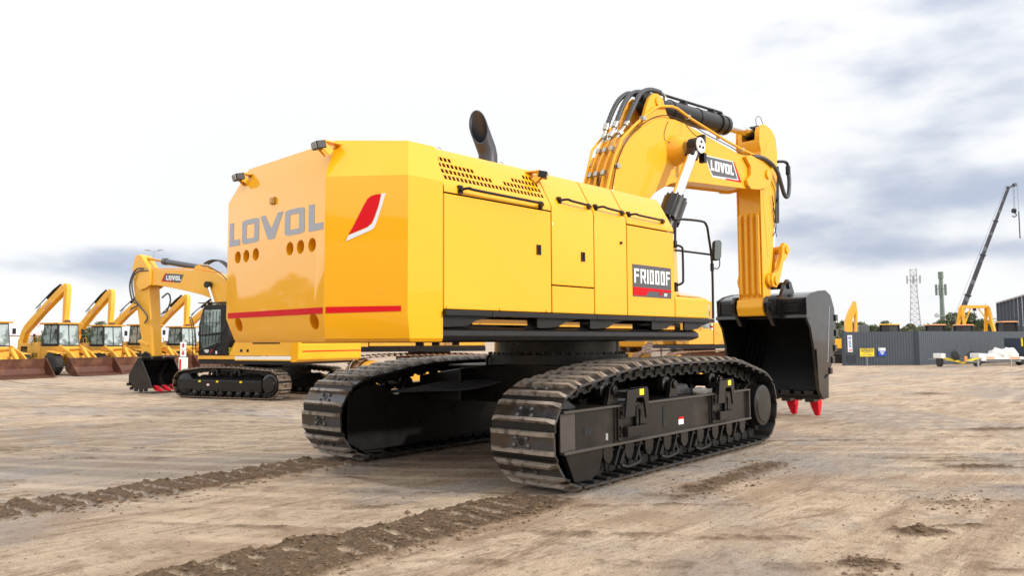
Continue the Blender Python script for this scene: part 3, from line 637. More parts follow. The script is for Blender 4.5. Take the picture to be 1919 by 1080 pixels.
# ---- exhaust
q = MB(); n_ = 32; ex, ey = -2.28, -.80
rings = []
for z in (3.80, 4.02, 4.14): rings.append([(ex + .125 * math.cos(2 * math.pi * i / n_), ey + .125 * math.sin(2 * math.pi * i / n_), z) for i in range(n_)])
def slant(r_, s0, tp):
    out = []; dx = Vector((-.50, -.02, .866)).normalized(); px_ = Vector((.866, 0, .50)); py_ = Vector((0, 1, 0)); o_ = Vector((ex, ey, 4.17))
    for i in range(n_):
        a = 2 * math.pi * i / n_; c_, s_ = math.cos(a), math.sin(a)
        out.append(o_ + px_ * (r_ * c_) + py_ * (r_ * s_) + dx * (s0 + (tp * (c_ * .80 + s_ * .45))))
    return out
rings.append(slant(.125, .05, 0)); rings.append(slant(.125, .36, .22)); rings.append(slant(.112, .36, .21)); rings.append(slant(.110, .04, 0))
q.loft(rings, cap=False); q.add(rings[-1], [tuple(range(n_))]); q.build('exhaust_pipe', M['exhaust'], X)
# ---- rail and mirror
q = MB(); q.tube(spline([(.78, -1.70, 3.10), (.79, -1.71, 3.47), (.84, -1.72, 3.535), (1.45, -1.76, 3.57), (1.60, -1.77, 3.52), (1.66, -1.77, 3.36), (1.75, -1.77, 2.9), (1.745, -1.77, 2.04)], 8), .019); q.tube([(.80, -1.66, 3.07), (1.72, -1.77, 3.06)], .017); rail = q.build('hand_rail', M['black'], X)
mo = Vector((1.735, -1.80, 3.10)); q = MB()
q.plate(rrect(-.07, -.20, .09, .13, .05), mo + Vector((-.02, -.05, .05)), Vector((.85, -.35, .1)).normalized(), Vector((.12, 0, 1)).normalized(), .045); q.build('mirror', M['black'], rail, bevel=.012)
q = MB(); q.plate(rrect(-.055, -.18, .075, .115, .04), mo + Vector((-.04, -.02, .05)) + Vector((0, -.083, 0)), Vector((.85, -.35, .1)).normalized(), Vector((.12, 0, 1)).normalized(), .004); q.build('mirror_glass', M['glass_dark'], rail)
q = MB(); q.tube(spline([(1.75, -1.77, 2.86), (1.85, -1.80, 2.84), (1.90, -1.82, 2.90), (1.86, -1.84, 3.05)], 4), .009); q.cyl((1.75, -1.77, 2.80), (1.75, -1.77, 2.92), .03, n=12); q.build('mirror_clamp', M['black'], rail)
# ---- operator cab on the far side
q = MB(); q.loft([[(-1.1, .62, 2.04), (1.55, .62, 2.04), (1.55, 1.72, 2.04), (-1.1, 1.72, 2.04)], [(-1.1, .62, 2.9), (1.50, .62, 2.9), (1.50, 1.72, 2.9), (-1.1, 1.72, 2.9)], [(-1.05, .66, 3.72), (1.15, .66, 3.72), (1.15, 1.68, 3.72), (-1.05, 1.68, 3.72)]]); cab = q.build('cab', M['black'], X, bevel=.04)
q = MB(); q.plate([(-.9, 2.7), (1.35, 2.7), (1.12, 3.6), (-.9, 3.6)], (0, 1.75, 0), (1, 0, 0), (0, 0, 1), .03); q.plate([(-.9, 2.7), (1.30, 2.7), (1.10, 3.6), (-.9, 3.6)], (0, .62, 0), (1, 0, 0), (0, 0, 1), .03); q.build('cab_window', M['glass_dark'], cab)

# ---- boom
YB = -.08
BT = [(.05, 2.15), (.18, 2.62), (.42, 3.05), (.72, 3.60), (.90, 3.95), (1.02, 4.19), (1.13, 4.56), (1.24, 4.80), (1.41, 5.04), (1.64, 5.25), (1.92, 5.46), (2.24, 5.63), (2.64, 5.76), (3.0, 5.81), (3.34, 5.80), (3.65, 5.77), (4.13, 5.72), (4.63, 5.67), (5.16, 5.62), (5.55, 5.59), (5.95, 5.62)]
BB = [(5.90, 4.91), (5.2, 4.85), (4.59, 4.80), (3.6, 4.72), (3.14, 4.66), (2.83, 4.58), (2.53, 4.45), (2.27, 4.32), (2.06, 4.15), (1.82, 3.85), (1.5, 3.35), (1.15, 2.75), (.90, 2.25), (.6, 2.02), (.25, 2.0)]
def shrink(poly, d_):
    n = len(poly); out = []
    ar = sum(poly[i][0] * poly[(i + 1) % n][1] - poly[(i + 1) % n][0] * poly[i][1] for i in range(n)); sg = 1 if ar > 0 else -1
    for i in range(n):
        a = Vector(poly[i - 1]); b_ = Vector(poly[i]); c_ = Vector(poly[(i + 1) % n]); n1_ = (b_ - a).normalized(); n2_ = (c_ - b_).normalized()
        nn_ = Vector((-(n1_.y + n2_.y), n1_.x + n2_.x)); nn_ = nn_.normalized() if nn_.length > 1e-6 else Vector((0, 0)); out.append(tuple(b_ + nn_ * d_ * sg))
    return out
BOOM = BT + BB
q = MB(); q.xz(BOOM, YB - .30, YB - .278); q.xz(BOOM, YB + .278, YB + .30); q.xz(shrink(BOOM, .035), YB - .277, YB + .277)
boom = q.build('boom', M['yellow2'], X, bevel=.006)
# boom nose fork
q = MB()
for y0, y1 in ((YB - .375, YB - .303), (YB + .303, YB + .375)): q.xz([(5.62, 5.55), (5.85, 5.62), (6.12, 5.62), (6.40, 5.69), (6.66, 5.66), (6.84, 5.54), (6.86, 5.30), (6.74, 5.12), (6.58, 5.03), (6.20, 4.93), (5.84, 4.89), (5.70, 4.96), (5.66, 5.05), (5.84, 5.2), (5.84, 5.38)], y0, y1)
nose = q.build('boom_nose', M['yellow2'], X, bevel=.01)
q = MB(); q.cyl((6.60, YB - .42, 5.32), (6.60, YB + .42, 5.32), .10, n=28); q.build('pin', M['yellow2'], nose, bevel=.006)
# decal on boom
q = MB(); q.plate([(4.06, 5.325), (5.24, 5.39), (5.40, 5.18), (5.54, 4.995), (4.34, 4.925), (4.22, 5.05)], (0, YB - .3003, 0), (1, 0, 0), (0, 0, 1), .003); dc = q.build('name_plate', M['silver'], boom)
q = MB(); q.plate([(4.10, 5.305), (5.16, 5.365), (5.36, 5.04), (4.36, 4.965), (4.25, 5.07)], (0, YB - .3033, 0), (1, 0, 0), (0, 0, 1), .003); q.build('name_plate_field', M['charcoal'], boom)
q = MB(); q.plate([(5.20, 5.385), (5.24, 5.39), (5.54, 4.995), (4.85, 4.955), (4.88, 4.985), (5.42, 5.02)], (0, YB - .3033, 0), (1, 0, 0), (0, 0, 1), .003); q.build('name_plate_flash', M['red'], boom)
bu = Vector((1.02, 0, .042)); q = MB(); word(q, (4.27, YB - .3065, 5.055), bu.normalized(), (0, 0, 1), .205, [(0, .135), (.165, .345), (.36, .57), (.585, .765), (.80, .93)], .003); q.build('lettering', M['white'], boom)
q = MB(); q.plate([(1.18, 4.13), (1.36, 4.13), (1.40, 4.02), (1.30, 3.86), (1.12, 3.86)], (0, YB - .3003, 0), (1, 0, 0), (0, 0, 1), .003); q.build('warning_label', M['white'], boom)
q = MB(); q.plate([(1.16, 4.12), (1.30, 4.20), (1.27, 4.05), (1.08, 3.88)], (0, YB - .3045, 0), (1, 0, 0), (0, 0, 1), .003); q.build('warning_label', M['red'], boom)
q = MB(); q.lathe([(0, .30), (.10, .26), (.22, .20), (.26, .17)], (2.98, YB - .29, 5.22), (0, -1, 0)); q.build('cylinder_boss', M['yellow2'], boom)
q = MB(); q.lathe([(0, .30), (.10, .26), (.22, .20), (.26, .17)], (2.98, YB + .29, 5.22), (0, 1, 0)); q.build('cylinder_boss', M['yellow2'], boom)
# stick-cylinder bracket
for y0 in (YB - .27, YB + .20):
    q = MB(); q.xz([(1.93, 5.46), (2.06, 5.74), (2.14, 5.92), (2.22, 6.05), (2.36, 6.17), (2.50, 6.19), (2.66, 6.12), (2.72, 5.98), (2.78, 5.86), (2.95, 5.78)], y0, y0 + .07); b4 = q.build('cylinder_bracket', M['yellow2'], boom, bevel=.008)
q = MB(); q.cyl((2.48, YB - .30, 6.04), (2.48, YB + .30, 6.04), .09, n=24); q.build('pin', M['yellow2'], boom, bevel=.005)
# stick cylinder
a0 = Vector((2.48, YB, 6.05)); a1_ = Vector((6.80, YB, 6.34)); ad_ = (a1_ - a0).normalized()
q = MB(); q.cyl(a0 + ad_ * .16, a0 + ad_ * 2.88, .19, n=36); q.cyl(a0 + ad_ * 2.58, a0 + ad_ * 2.66, .215, n=36); q.cyl(a0 + ad_ * 2.84, a0 + ad_ * 2.96, .205, n=36); q.cyl((a0.x, YB - .10, a0.z), (a0.x, YB + .10, a0.z), .20, n=28); sc_ = q.build('stick_cylinder', M['black'], X, bevel=.006)
q = MB(); q.cyl(a0 + ad_ * 2.9, a1_, .105, n=28); q.build('cylinder_rod', M['chrome'], sc_)
q = MB(); q.cyl((a1_.x, YB - .12, a1_.z), (a1_.x, YB + .12, a1_.z), .17, n=28); q.bar(a1_ - ad_ * .28, a1_, .2, .22); q.build('rod_eye', M['black'], sc_, bevel=.01)
q = MB(); up_ = Vector((-.067, 0, 1)); q.tube([a0 + ad_ * .25 + up_ * .26 + Vector((0, -.04, 0)), a0 + ad_ * 2.78 + up_ * .245 + Vector((0, -.04, 0)), a0 + ad_ * 2.86 + up_ * .16 + Vector((0, -.04, 0))], .028, 8)
for t_ in (.3, 1.3, 2.4): q.bar(a0 + ad_ * t_ + up_ * .19, a0 + ad_ * (t_ + .09) + up_ * .19, .14, .15)
for t_ in (.75, 1.75): q.tube([a0 + ad_ * t_ + Vector((0, -.195 * math.cos(w_), 0)) + up_ * (.195 * math.sin(w_)) for w_ in [R(v) for v in range(-60, 100, 10)]], .008, 6)
q.build('cylinder_pipe', M['black'], sc_)
# boom cylinders
for sg in (-1, 1):
    y = YB + sg * .72
    p0 = Vector((1.05, y, 2.25)); p1 = Vector((2.98, y, 5.22)); dd = (p1 - p0).normalized(); Ln = (p1 - p0).length; q = MB()
    q.cyl(p0 + dd * .1, p0 + dd * (Ln * .50), .165, n=32); q.cyl(p0 + dd * (Ln * .50), p0 + dd * (Ln * .635), .205, .20, n=32)
    for i in range(12):
        a = 2 * math.pi * i / 12; x_ = dd.orthogonal().normalized(); y_ = dd.cross(x_); o_ = p0 + (x_ * math.cos(a) + y_ * math.sin(a)) * .185; q.cyl(o_ + dd * (Ln * .49), o_ + dd * (Ln * .645), .022, n=6)
    q.cyl((p0.x, y - .13, p0.z), (p0.x, y + .13, p0.z), .2, n=24)
    bc = q.build('boom_cylinder', M['frame'], X, bevel=.006)
    q = MB(); q.cyl(p0 + dd * (Ln * .62), p1 - dd * .05, .095, n=28); q.build('cylinder_rod', M['chrome'], bc)
    q = MB(); q.cyl((p1.x, y - .09, p1.z), (p1.x, y + .09, p1.z), .155, n=28); q.bar(p1 - dd * .28, p1, .17, .20); q.build('rod_eye', M['black'], bc, bevel=.01)
    q = MB(); q.cyl((p1.x, y + sg * .10, p1.z), (p1.x, y + sg * .125, p1.z), .145, n=32); o5 = q.build('pin_cap', M['whitepaint'], bc, bevel=.004)
    q = MB()
    for i in range(3):
        a = R(90 + 120 * i); q.cyl((p1.x + .065 * math.cos(a), y + sg * .125, p1.z + .065 * math.sin(a)), (p1.x + .065 * math.cos(a), y + sg * .14, p1.z + .065 * math.sin(a)), .026, n=12)
    q.build('cap_bolt', M['black'], bc)
    q = MB(); q.box(p1.x + .15, p1.x + .22, y - .10, y + .04, p1.z + .08, p1.z + .24); q.box(p1.x + .15, p1.x + .24, y - .10, y + .02, p1.z - .28, p1.z - .10); q.build('work_light', M['black'], bc, bevel=.01)
# pipes up the back of the boom
q = MB(); qc = MB(); qh = MB(); qf = MB()
def back_pt(z, off=.10):
    pts = BT[:12]
    for (xa, za), (xb, zb) in zip(pts, pts[1:]):
        if za <= z <= zb:
            f = (z - za) / (zb - za); return xa + f * (xb - xa) - off
    return pts[-1][0] - off
ends = []
for y, zt in ((.20, 4.86), (.15, 5.02), (.02, 5.02), (-.13, 5.04)):
    P = [(back_pt(z, .07), y + YB + .03, z) for z in (2.7, 3.1, 3.5, 3.9, 4.2, 4.5, 4.75, zt)]
    if zt > 5: P.append((P[-1][0] + .09, P[-1][1], zt + .15))
    q.tube(spline(P, 3), .026, 10)
    e = Vector(P[-1]); ends.append(e)
    for z in (4.52, 4.98 if zt > 5 else 4.72): 
        xx = back_pt(z, .07); qc.bar((xx - .02, y + YB + .03, z - .045), (xx + .02, y + YB + .03, z + .045), .075, .085)
P = [(back_pt(z, .09), YB - .26, z) for z in (2.7, 3.2, 3.7, 4.1, 4.5, 4.8, 5.0)] + [(1.36, YB - .26, 5.14), (1.70, YB - .26, 5.42), (2.02, YB - .27, 5.66), (2.30, YB - .31, 5.86), (2.46, YB - .33, 5.94), (2.86, YB - .33, 6.02), (3.04, YB - .33, 6.02), (3.5, YB - .33, 5.93), (4.2, YB - .33, 5.84), (4.85, YB - .33, 5.76), (5.5, YB - .33, 5.70), (6.3, YB - .33, 5.66), (6.5, YB - .36, 5.66)]
q.tube(P, .026, 10)
for p_ in ((1.16, 4.62), (1.95, 5.60), (3.45, 5.94), (4.65, 5.79), (5.6, 5.69)): qc.bar((p_[0] - .05, YB - .30, p_[1]), (p_[0] + .05, YB - .30, p_[1] + .02), .09, .08)
P = [(back_pt(z, .12), YB + .24, z) for z in (2.7, 3.5, 4.0, 4.4, 4.7)] + [(1.20, YB + .26, 5.0), (1.42, YB + .28, 5.20), (1.9, YB + .29, 5.6), (2.5, YB + .3, 5.85), (3.5, YB + .3, 5.88), (5.5, YB + .3, 5.68)]
q.tube(P, .024, 10)
pip = q.build('hydraulic_pipe', M['yellow2'], boom)
qc.build('pipe_clamp', M['zinc'], boom, bevel=.008)
for e, ctrl in ((ends[1], [None, (1.50, .10, 5.42), (1.69, .10, 5.76), (1.88, .08, 6.03), (2.13, .05, 6.20), (2.38, .0, 6.20)]), (ends[2], [None, (1.57, -.04, 5.45), (1.80, -.05, 5.86), (2.03, -.05, 6.12), (2.31, -.05, 6.25), (2.66, -.05, 6.28)]), (ends[3], [None, (1.68, -.19, 5.47), (1.93, -.2, 5.86), (2.16, -.2, 6.15), (2.46, -.2, 6.29), (2.80, -.2, 6.32)])):
    ctrl[0] = tuple(e + (Vector(ctrl[1]) - e) * .35)
    sp_ = spline(ctrl[1:], 10); rs = [.044 + (.0035 if i % 2 else -.002) for i in range(len(sp_))]
    qh.tube(sp_, .044, 10, rs=rs); qf.tube([tuple(e), ctrl[0], ctrl[1]], .030, 10); d_ = (Vector(ctrl[1]) - Vector(ctrl[0])).normalized(); qf.cyl(Vector(ctrl[1]) - d_ * .02, Vector(ctrl[1]) + d_ * .10, .052, n=12); qf.cyl(Vector(ctrl[0]) - d_ * .03, Vector(ctrl[0]) + d_ * .05, .058, n=6)
    e2 = Vector(ctrl[-1]); qf.tube(spline([e2, e2 + Vector((.12, 0, -.02)), e2 + Vector((.16, 0, -.10)), e2 + Vector((.12, 0, -.22))], 4), .030, 8)
qh.build('rubber_hose', M['hose'], boom); qf.build('hose_fitting', M['zinc'], boom)
q = MB()                                                        # thin cable tied along the boom edge
P = [(x + .0, YB - .32, z + .035 + .012 * math.sin(i * 2.1)) for i, (x, z) in enumerate(BT[5:])]
q.tube(spline([(a - .03, b_, c_) for a, b_, c_ in P], 3), .009, 5)
q.tube(spline([(1.0, YB + .1, 4.1), (1.10, YB + .05, 4.5), (1.02, YB, 4.3), (1.2, YB - .05, 4.75), (1.3, YB - .1, 5.0)], 5), .009, 5)
q.tube(spline([(2.75, YB - .31, 5.72), (2.62, YB - .31, 5.5), (2.64, YB - .31, 5.35), (2.80, YB - .40, 5.30)], 5), .005, 5); q.tube(spline([(3.25, YB - .33, 5.83), (3.2, YB - .5, 5.6), (3.12, YB - .7, 5.42)], 5), .008, 5)
q.build('cable', M['black'], boom)
q = MB(); q.tube(spline([(6.02, YB - .335, 5.63), (6.35, YB - .40, 5.64), (6.70, YB - .42, 5.58), (7.05, YB - .40, 5.45), (7.28, YB - .38, 5.20), (7.45, YB - .36, 5.02), (7.62, YB - .34, 4.96), (7.76, YB - .33, 5.05), (7.84, YB - .32, 5.35), (7.84, YB - .30, 5.68)], 8), .045, 10); hs = q.build('rubber_hose', M['hose'], X)
q = MB(); q.cyl((7.84, YB - .30, 5.52), (7.84, YB - .30, 5.72), .055, n=12); q.tube(spline([(7.84, YB - .30, 5.70), (7.80, YB - .30, 5.78), (7.65, YB - .28, 5.80), (7.40, YB - .25, 5.76)], 4), .035, 8); q.build('hose_fitting', M['black'], hs)
# ---- stick (arm)
ARM = [(6.50, 2.27), (6.62, 2.30), (6.72, 2.45), (6.80, 2.72), (6.84, 3.12), (6.98, 3.70), (7.06, 4.16), (7.15, 4.77), (7.28, 5.4), (7.34, 5.97), (7.27, 6.28), (7.10, 6.42), (6.90, 6.47), (6.70, 6.49), (6.56, 6.44), (6.48, 6.30), (6.46, 6.02), (6.53, 5.85), (6.50, 5.6), (6.44, 5.2), (6.44, 4.9), (6.44, 4.0), (6.44, 2.6), (6.42, 2.4)]
q = MB(); q.xz(ARM, YB - .285, YB - .262); q.xz(ARM, YB + .262, YB + .285); q.xz(shrink([p for p in ARM if True], .03), YB - .261, YB + .261)
stick = q.build('stick', M['yellow2'], X, bevel=.008)
cm = MB(); cm.box(6.3, 6.95, YB - .15, YB + .15, 6.12, 6.7); cut(stick, cm)
q = MB()
for i in range(4):
    y = YB - .205 + i * .137
    q.loft([[(6.475, y - .045, 2.62), (6.475, y + .045, 2.62), (6.475, y + .045, 2.64), (6.475, y - .045, 2.64)], [(6.40, y - .026, 2.70), (6.40, y + .026, 2.70), (6.475, y + .045, 2.72), (6.475, y - .045, 2.72)], [(6.40, y - .026, 4.40), (6.40, y + .026, 4.40), (6.475, y + .045, 4.42), (6.475, y - .045, 4.42)], [(6.475, y - .045, 4.50), (6.475, y + .045, 4.50), (6.476, y + .045, 4.51), (6.476, y - .045, 4.51)]])
q.build('stiffening_rib', M['yellow2'], stick, bevel=.004)
q = MB(); q.xz([(6.40, 2.22), (6.66, 2.22), (6.72, 2.35), (6.66, 2.56), (6.38, 2.58), (6.34, 2.40)], YB - .31, YB + .31); q.build('stick_tip', M['yellow2'], stick, bevel=.03, seg=3)
for y_ in (YB + .29, YB - .36):
    q = MB(); q.cyl((6.66, y_, 3.0), (6.66, y_ + .07, 3.0), .12, n=20); q.build('link_pin', M['yellow2'], stick, bevel=.01)
q = MB(); q.xz([(6.70, 3.5), (6.90, 5.0), (7.10, 5.9), (6.95, 6.2), (6.70, 5.9), (6.55, 4.8)], YB - .29, YB - .284); q.build('side_reinforcement', M['yellow2'], stick)
q = MB(); q.tube(spline([(6.9, YB - .33, 4.9), (7.05, YB - .31, 4.5), (7.1, YB - .31, 4.2), (6.95, YB - .31, 4.0)], 4), .010, 6); q.tube(spline([(6.85, YB - .31, 5.3), (7.1, YB - .31, 5.0), (6.97, YB - .31, 4.5), (7.12, YB - .31, 4.0)], 4), .008, 6); q.tube(spline([(6.52, YB - .2, 6.40), (6.5, YB - .2, 6.6), (6.7, YB - .2, 6.66), (6.85, YB - .2, 6.5)], 5), .007, 5); q.build('cable', M['black'], stick)
# bucket cylinder and linkage
q = MB(); q.cyl((7.62, YB, 5.7), (7.55, YB, 4.4), .17, n=24); bkc = q.build('bucket_cylinder', M['black'], X); q = MB(); q.cyl((7.55, YB, 4.42), (7.50, YB, 3.8), .09, n=20); q.build('cylinder_rod', M['chrome'], bkc)
for sg in (-1, 1):
    y = YB + sg * .36; q = MB(); q.xz([(6.66, 3.15), (6.60, 3.0), (6.66, 2.86), (6.84, 2.84), (6.96, 2.95), (7.10, 3.18), (7.22, 3.42), (7.42, 3.55), (7.52, 3.70), (7.46, 3.86), (7.32, 3.88), (7.20, 3.78), (7.15, 3.55), (6.98, 3.26), (6.85, 3.17)], y - .05, y + .05); q.build('bucket_link', M['yellow2'], X, bevel=.015)
q = MB(); q.cyl((6.80, YB - .45, 3.0), (6.80, YB + .45, 3.0), .10, n=24); q.cyl((7.38, YB - .45, 3.72), (7.38, YB + .45, 3.72), .09, n=24); q.build('link_pin', M['yellow2'], X, bevel=.006)
q = MB(); q.bar((7.38, YB, 3.72), (7.42, YB, 2.95), .34, .2); q.build('push_link', M['yellow2'], X, bevel=.02)
# ---- bucket
YK = -.10; HW = 1.05
SP = [(6.80, 2.14), (6.78, 2.60), (7.05, 2.70), (7.45, 2.77), (7.85, 2.80), (8.12, 2.70), (8.30, 2.42), (8.36, 2.0), (8.27, 1.52), (8.05, 1.12), (7.82, .82), (7.74, .45), (7.45, .42), (7.26, .62), (7.20, 1.0), (7.12, 1.53), (6.98, 1.95)]
q = MB(); ys = (YK - HW, YK + HW)
bk = MB()
for y0, y1 in ((YK - HW, YK - HW + .05), (YK + HW - .05, YK + HW)): bk.xz(SP, y0, y1)
shell = [(6.84, 2.60), (7.05, 2.68), (7.45, 2.75), (7.85, 2.78), (8.12, 2.68), (8.29, 2.42), (8.34, 2.0), (8.25, 1.52), (8.03, 1.12), (7.80, .80), (7.72, .45)]
inn = [(6.84, 2.56), (7.05, 2.62), (7.45, 2.69), (7.85, 2.72), (8.07, 2.63), (8.23, 2.40), (8.28, 2.0), (8.19, 1.54), (7.97, 1.15), (7.72, .82), (7.60, .45)]
bk.xz(shell + inn[::-1], YK - HW + .049, YK + HW - .049)
bucket = bk.build('bucket', M['bucket'], X, bevel=.012)
q = MB(); q.xz([(6.74, 2.16), (6.76, 2.24), (6.98, 2.24), (6.98, 2.14)], YK - HW - .01, YK + HW + .01); q.xz([(6.82, 2.24), (6.82, 2.58), (7.0, 2.64), (7.0, 2.20)], YK - HW + .02, YK + HW - .02); q.build('torque_tube', M['bucket'], bucket, bevel=.015)
q = MB(); q.xz(inn[1:] + [(x - .006 if z < 2.4 else x, z - .006) for x, z in inn[1:]][::-1], YK - HW + .06, YK + HW - .06)
SI = shrink([p for p in SP[1:]], .06)
for y0 in (YK - HW + .051, YK + HW - .055): q.xz(SI, y0, y0 + .004)
q.build('shade_sheet', M['bucket_shade'], bucket)  # sheets added to the inner faces to paint the bucket's shade
q = MB()
for y in (YK + .98, YK + .43, YK - .43, YK - .98):
    q.plate([(y - .02, 2.26), (y + .02, 2.26), (y + .02, 2.58), (y - .02, 2.58)], (6.822, 0, 0), (0, 1, 0), (0, 0, 1), -.03)
for y0, y1 in ((YK + .47, YK + .94), (YK - .94, YK - .47)):
    q.box(6.80, 6.825, y0, y1, 2.50, 2.53); q.box(6.80, 6.825, y0, y1, 2.30, 2.33)
q.build('rib', M['bucket'], bucket, bevel=.006)
for sg in (-1, 1):                                          # ears carrying the pins
    y = YB + sg * .38
    q = MB(); q.xz([(6.30, 2.50), (6.40, 2.64), (6.72, 2.66), (7.0, 2.62), (7.22, 2.92), (7.40, 3.06), (7.56, 3.0), (7.72, 2.76), (7.5, 2.60), (7.0, 2.3), (6.86, 2.10), (6.80, 1.98), (6.66, 2.0), (6.50, 2.18), (6.34, 2.3)], y - .04, y + .04); q.build('ear', M['bucket'], bucket, bevel=.012)
q = MB(); q.cyl((7.42, YB - .46, 2.92), (7.42, YB + .46, 2.92), .08, n=20); q.cyl((6.50, YB - .46, 2.42), (6.50, YB + .46, 2.42), .10, n=20); q.build('pin', M['bucket'], bucket)
q = MB()
for i in range(5): q.xz([(8.29, 2.0), (8.27, 1.9), (8.16, 1.54), (7.95, 1.17), (7.72, .86), (7.70, .92), (7.90, 1.22), (8.10, 1.57), (8.20, 1.9), (8.22, 2.02)], YK + .95 - i * .13 - .02, YK + .95 - i * .13 + .01) if i < 4 else None
q.box(7.24, 7.30, YK - HW + .06, YK + HW - .06, .66, .675); q.build('wear_strip', M['bucket'], bucket)
q = MB()
for (x, z) in ((8.37, 2.20), (8.36, 1.86), (8.27, 1.52), (8.12, 1.26), (7.97, 1.02)): q.box(x - .08, x + .06, YK - HW - .03, YK - HW + .09, z - .085, z + .065)
q.build('heel_shroud', M['bucket'], bucket, bevel=.015)
q = MB(); q.xz([(7.16, 1.50), (7.24, .62), (7.45, .40), (7.74, .43), (7.78, .95), (7.60, .85), (7.40, .90), (7.30, 1.3)], YK - HW - .035, YK - HW + .002); q.xz([(7.16, 1.50), (7.24, .62), (7.45, .40), (7.74, .43), (7.40, .90), (7.30, 1.3)], YK + HW - .002, YK + HW + .035); q.build('side_cutter', M['bucket'], bucket, bevel=.008)
q = MB(); q.xz([(7.42, .40), (7.78, .42), (7.80, .56), (7.42, .50)], YK - HW + .04, YK + HW - .04); q.build('cutting_edge', M['bucket'], bucket, bevel=.01)
for i in range(4):
    y = -.86 + i * .53
    q = MB(); q.loft([[(7.46, y - .10, .33), (7.82, y - .10, .36), (7.82, y + .10, .36), (7.46, y + .10, .33)], [(7.44, y - .11, .58), (7.84, y - .11, .60), (7.84, y + .11, .60), (7.44, y + .11, .58)]]); ad = q.build('tooth_adapter', M['bucket'], bucket, bevel=.015)
    if True:
        q = MB(); q.loft([[(7.66, y - .10, .40), (7.92, y - .10, .40), (7.92, y + .10, .40), (7.66, y + .10, .40)], [(7.74, y - .085, .22), (7.93, y - .085, .22), (7.93, y + .085, .22), (7.74, y + .085, .22)], [(7.84, y - .05, .03), (7.93, y - .05, .02), (7.93, y + .05, .02), (7.84, y + .05, .03)], [(7.86, y - .03, .012), (7.91, y - .03, .012), (7.91, y + .03, .012), (7.86, y + .03, .012)]]); q.build('tooth_cover', M['redflag'], bucket, bevel=.02)
    if i < 3:
        q = MB(); y2 = y + .265; q.loft([[(7.50, y2 - .07, .36), (7.80, y2 - .07, .38), (7.80, y2 + .07, .38), (7.50, y2 + .07, .36)], [(7.48, y2 - .08, .56), (7.82, y2 - .08, .58), (7.82, y2 + .08, .58), (7.48, y2 + .08, .56)]]); q.build('lip_shroud', M['bucket'], bucket, bevel=.015)
q = MB(); q.tube([(8.02, YK - HW - .004, 2.45), (7.82, YK - HW - .004, 1.2)], .006, 4); q.build('chalk_line', M['silver'], bucket)

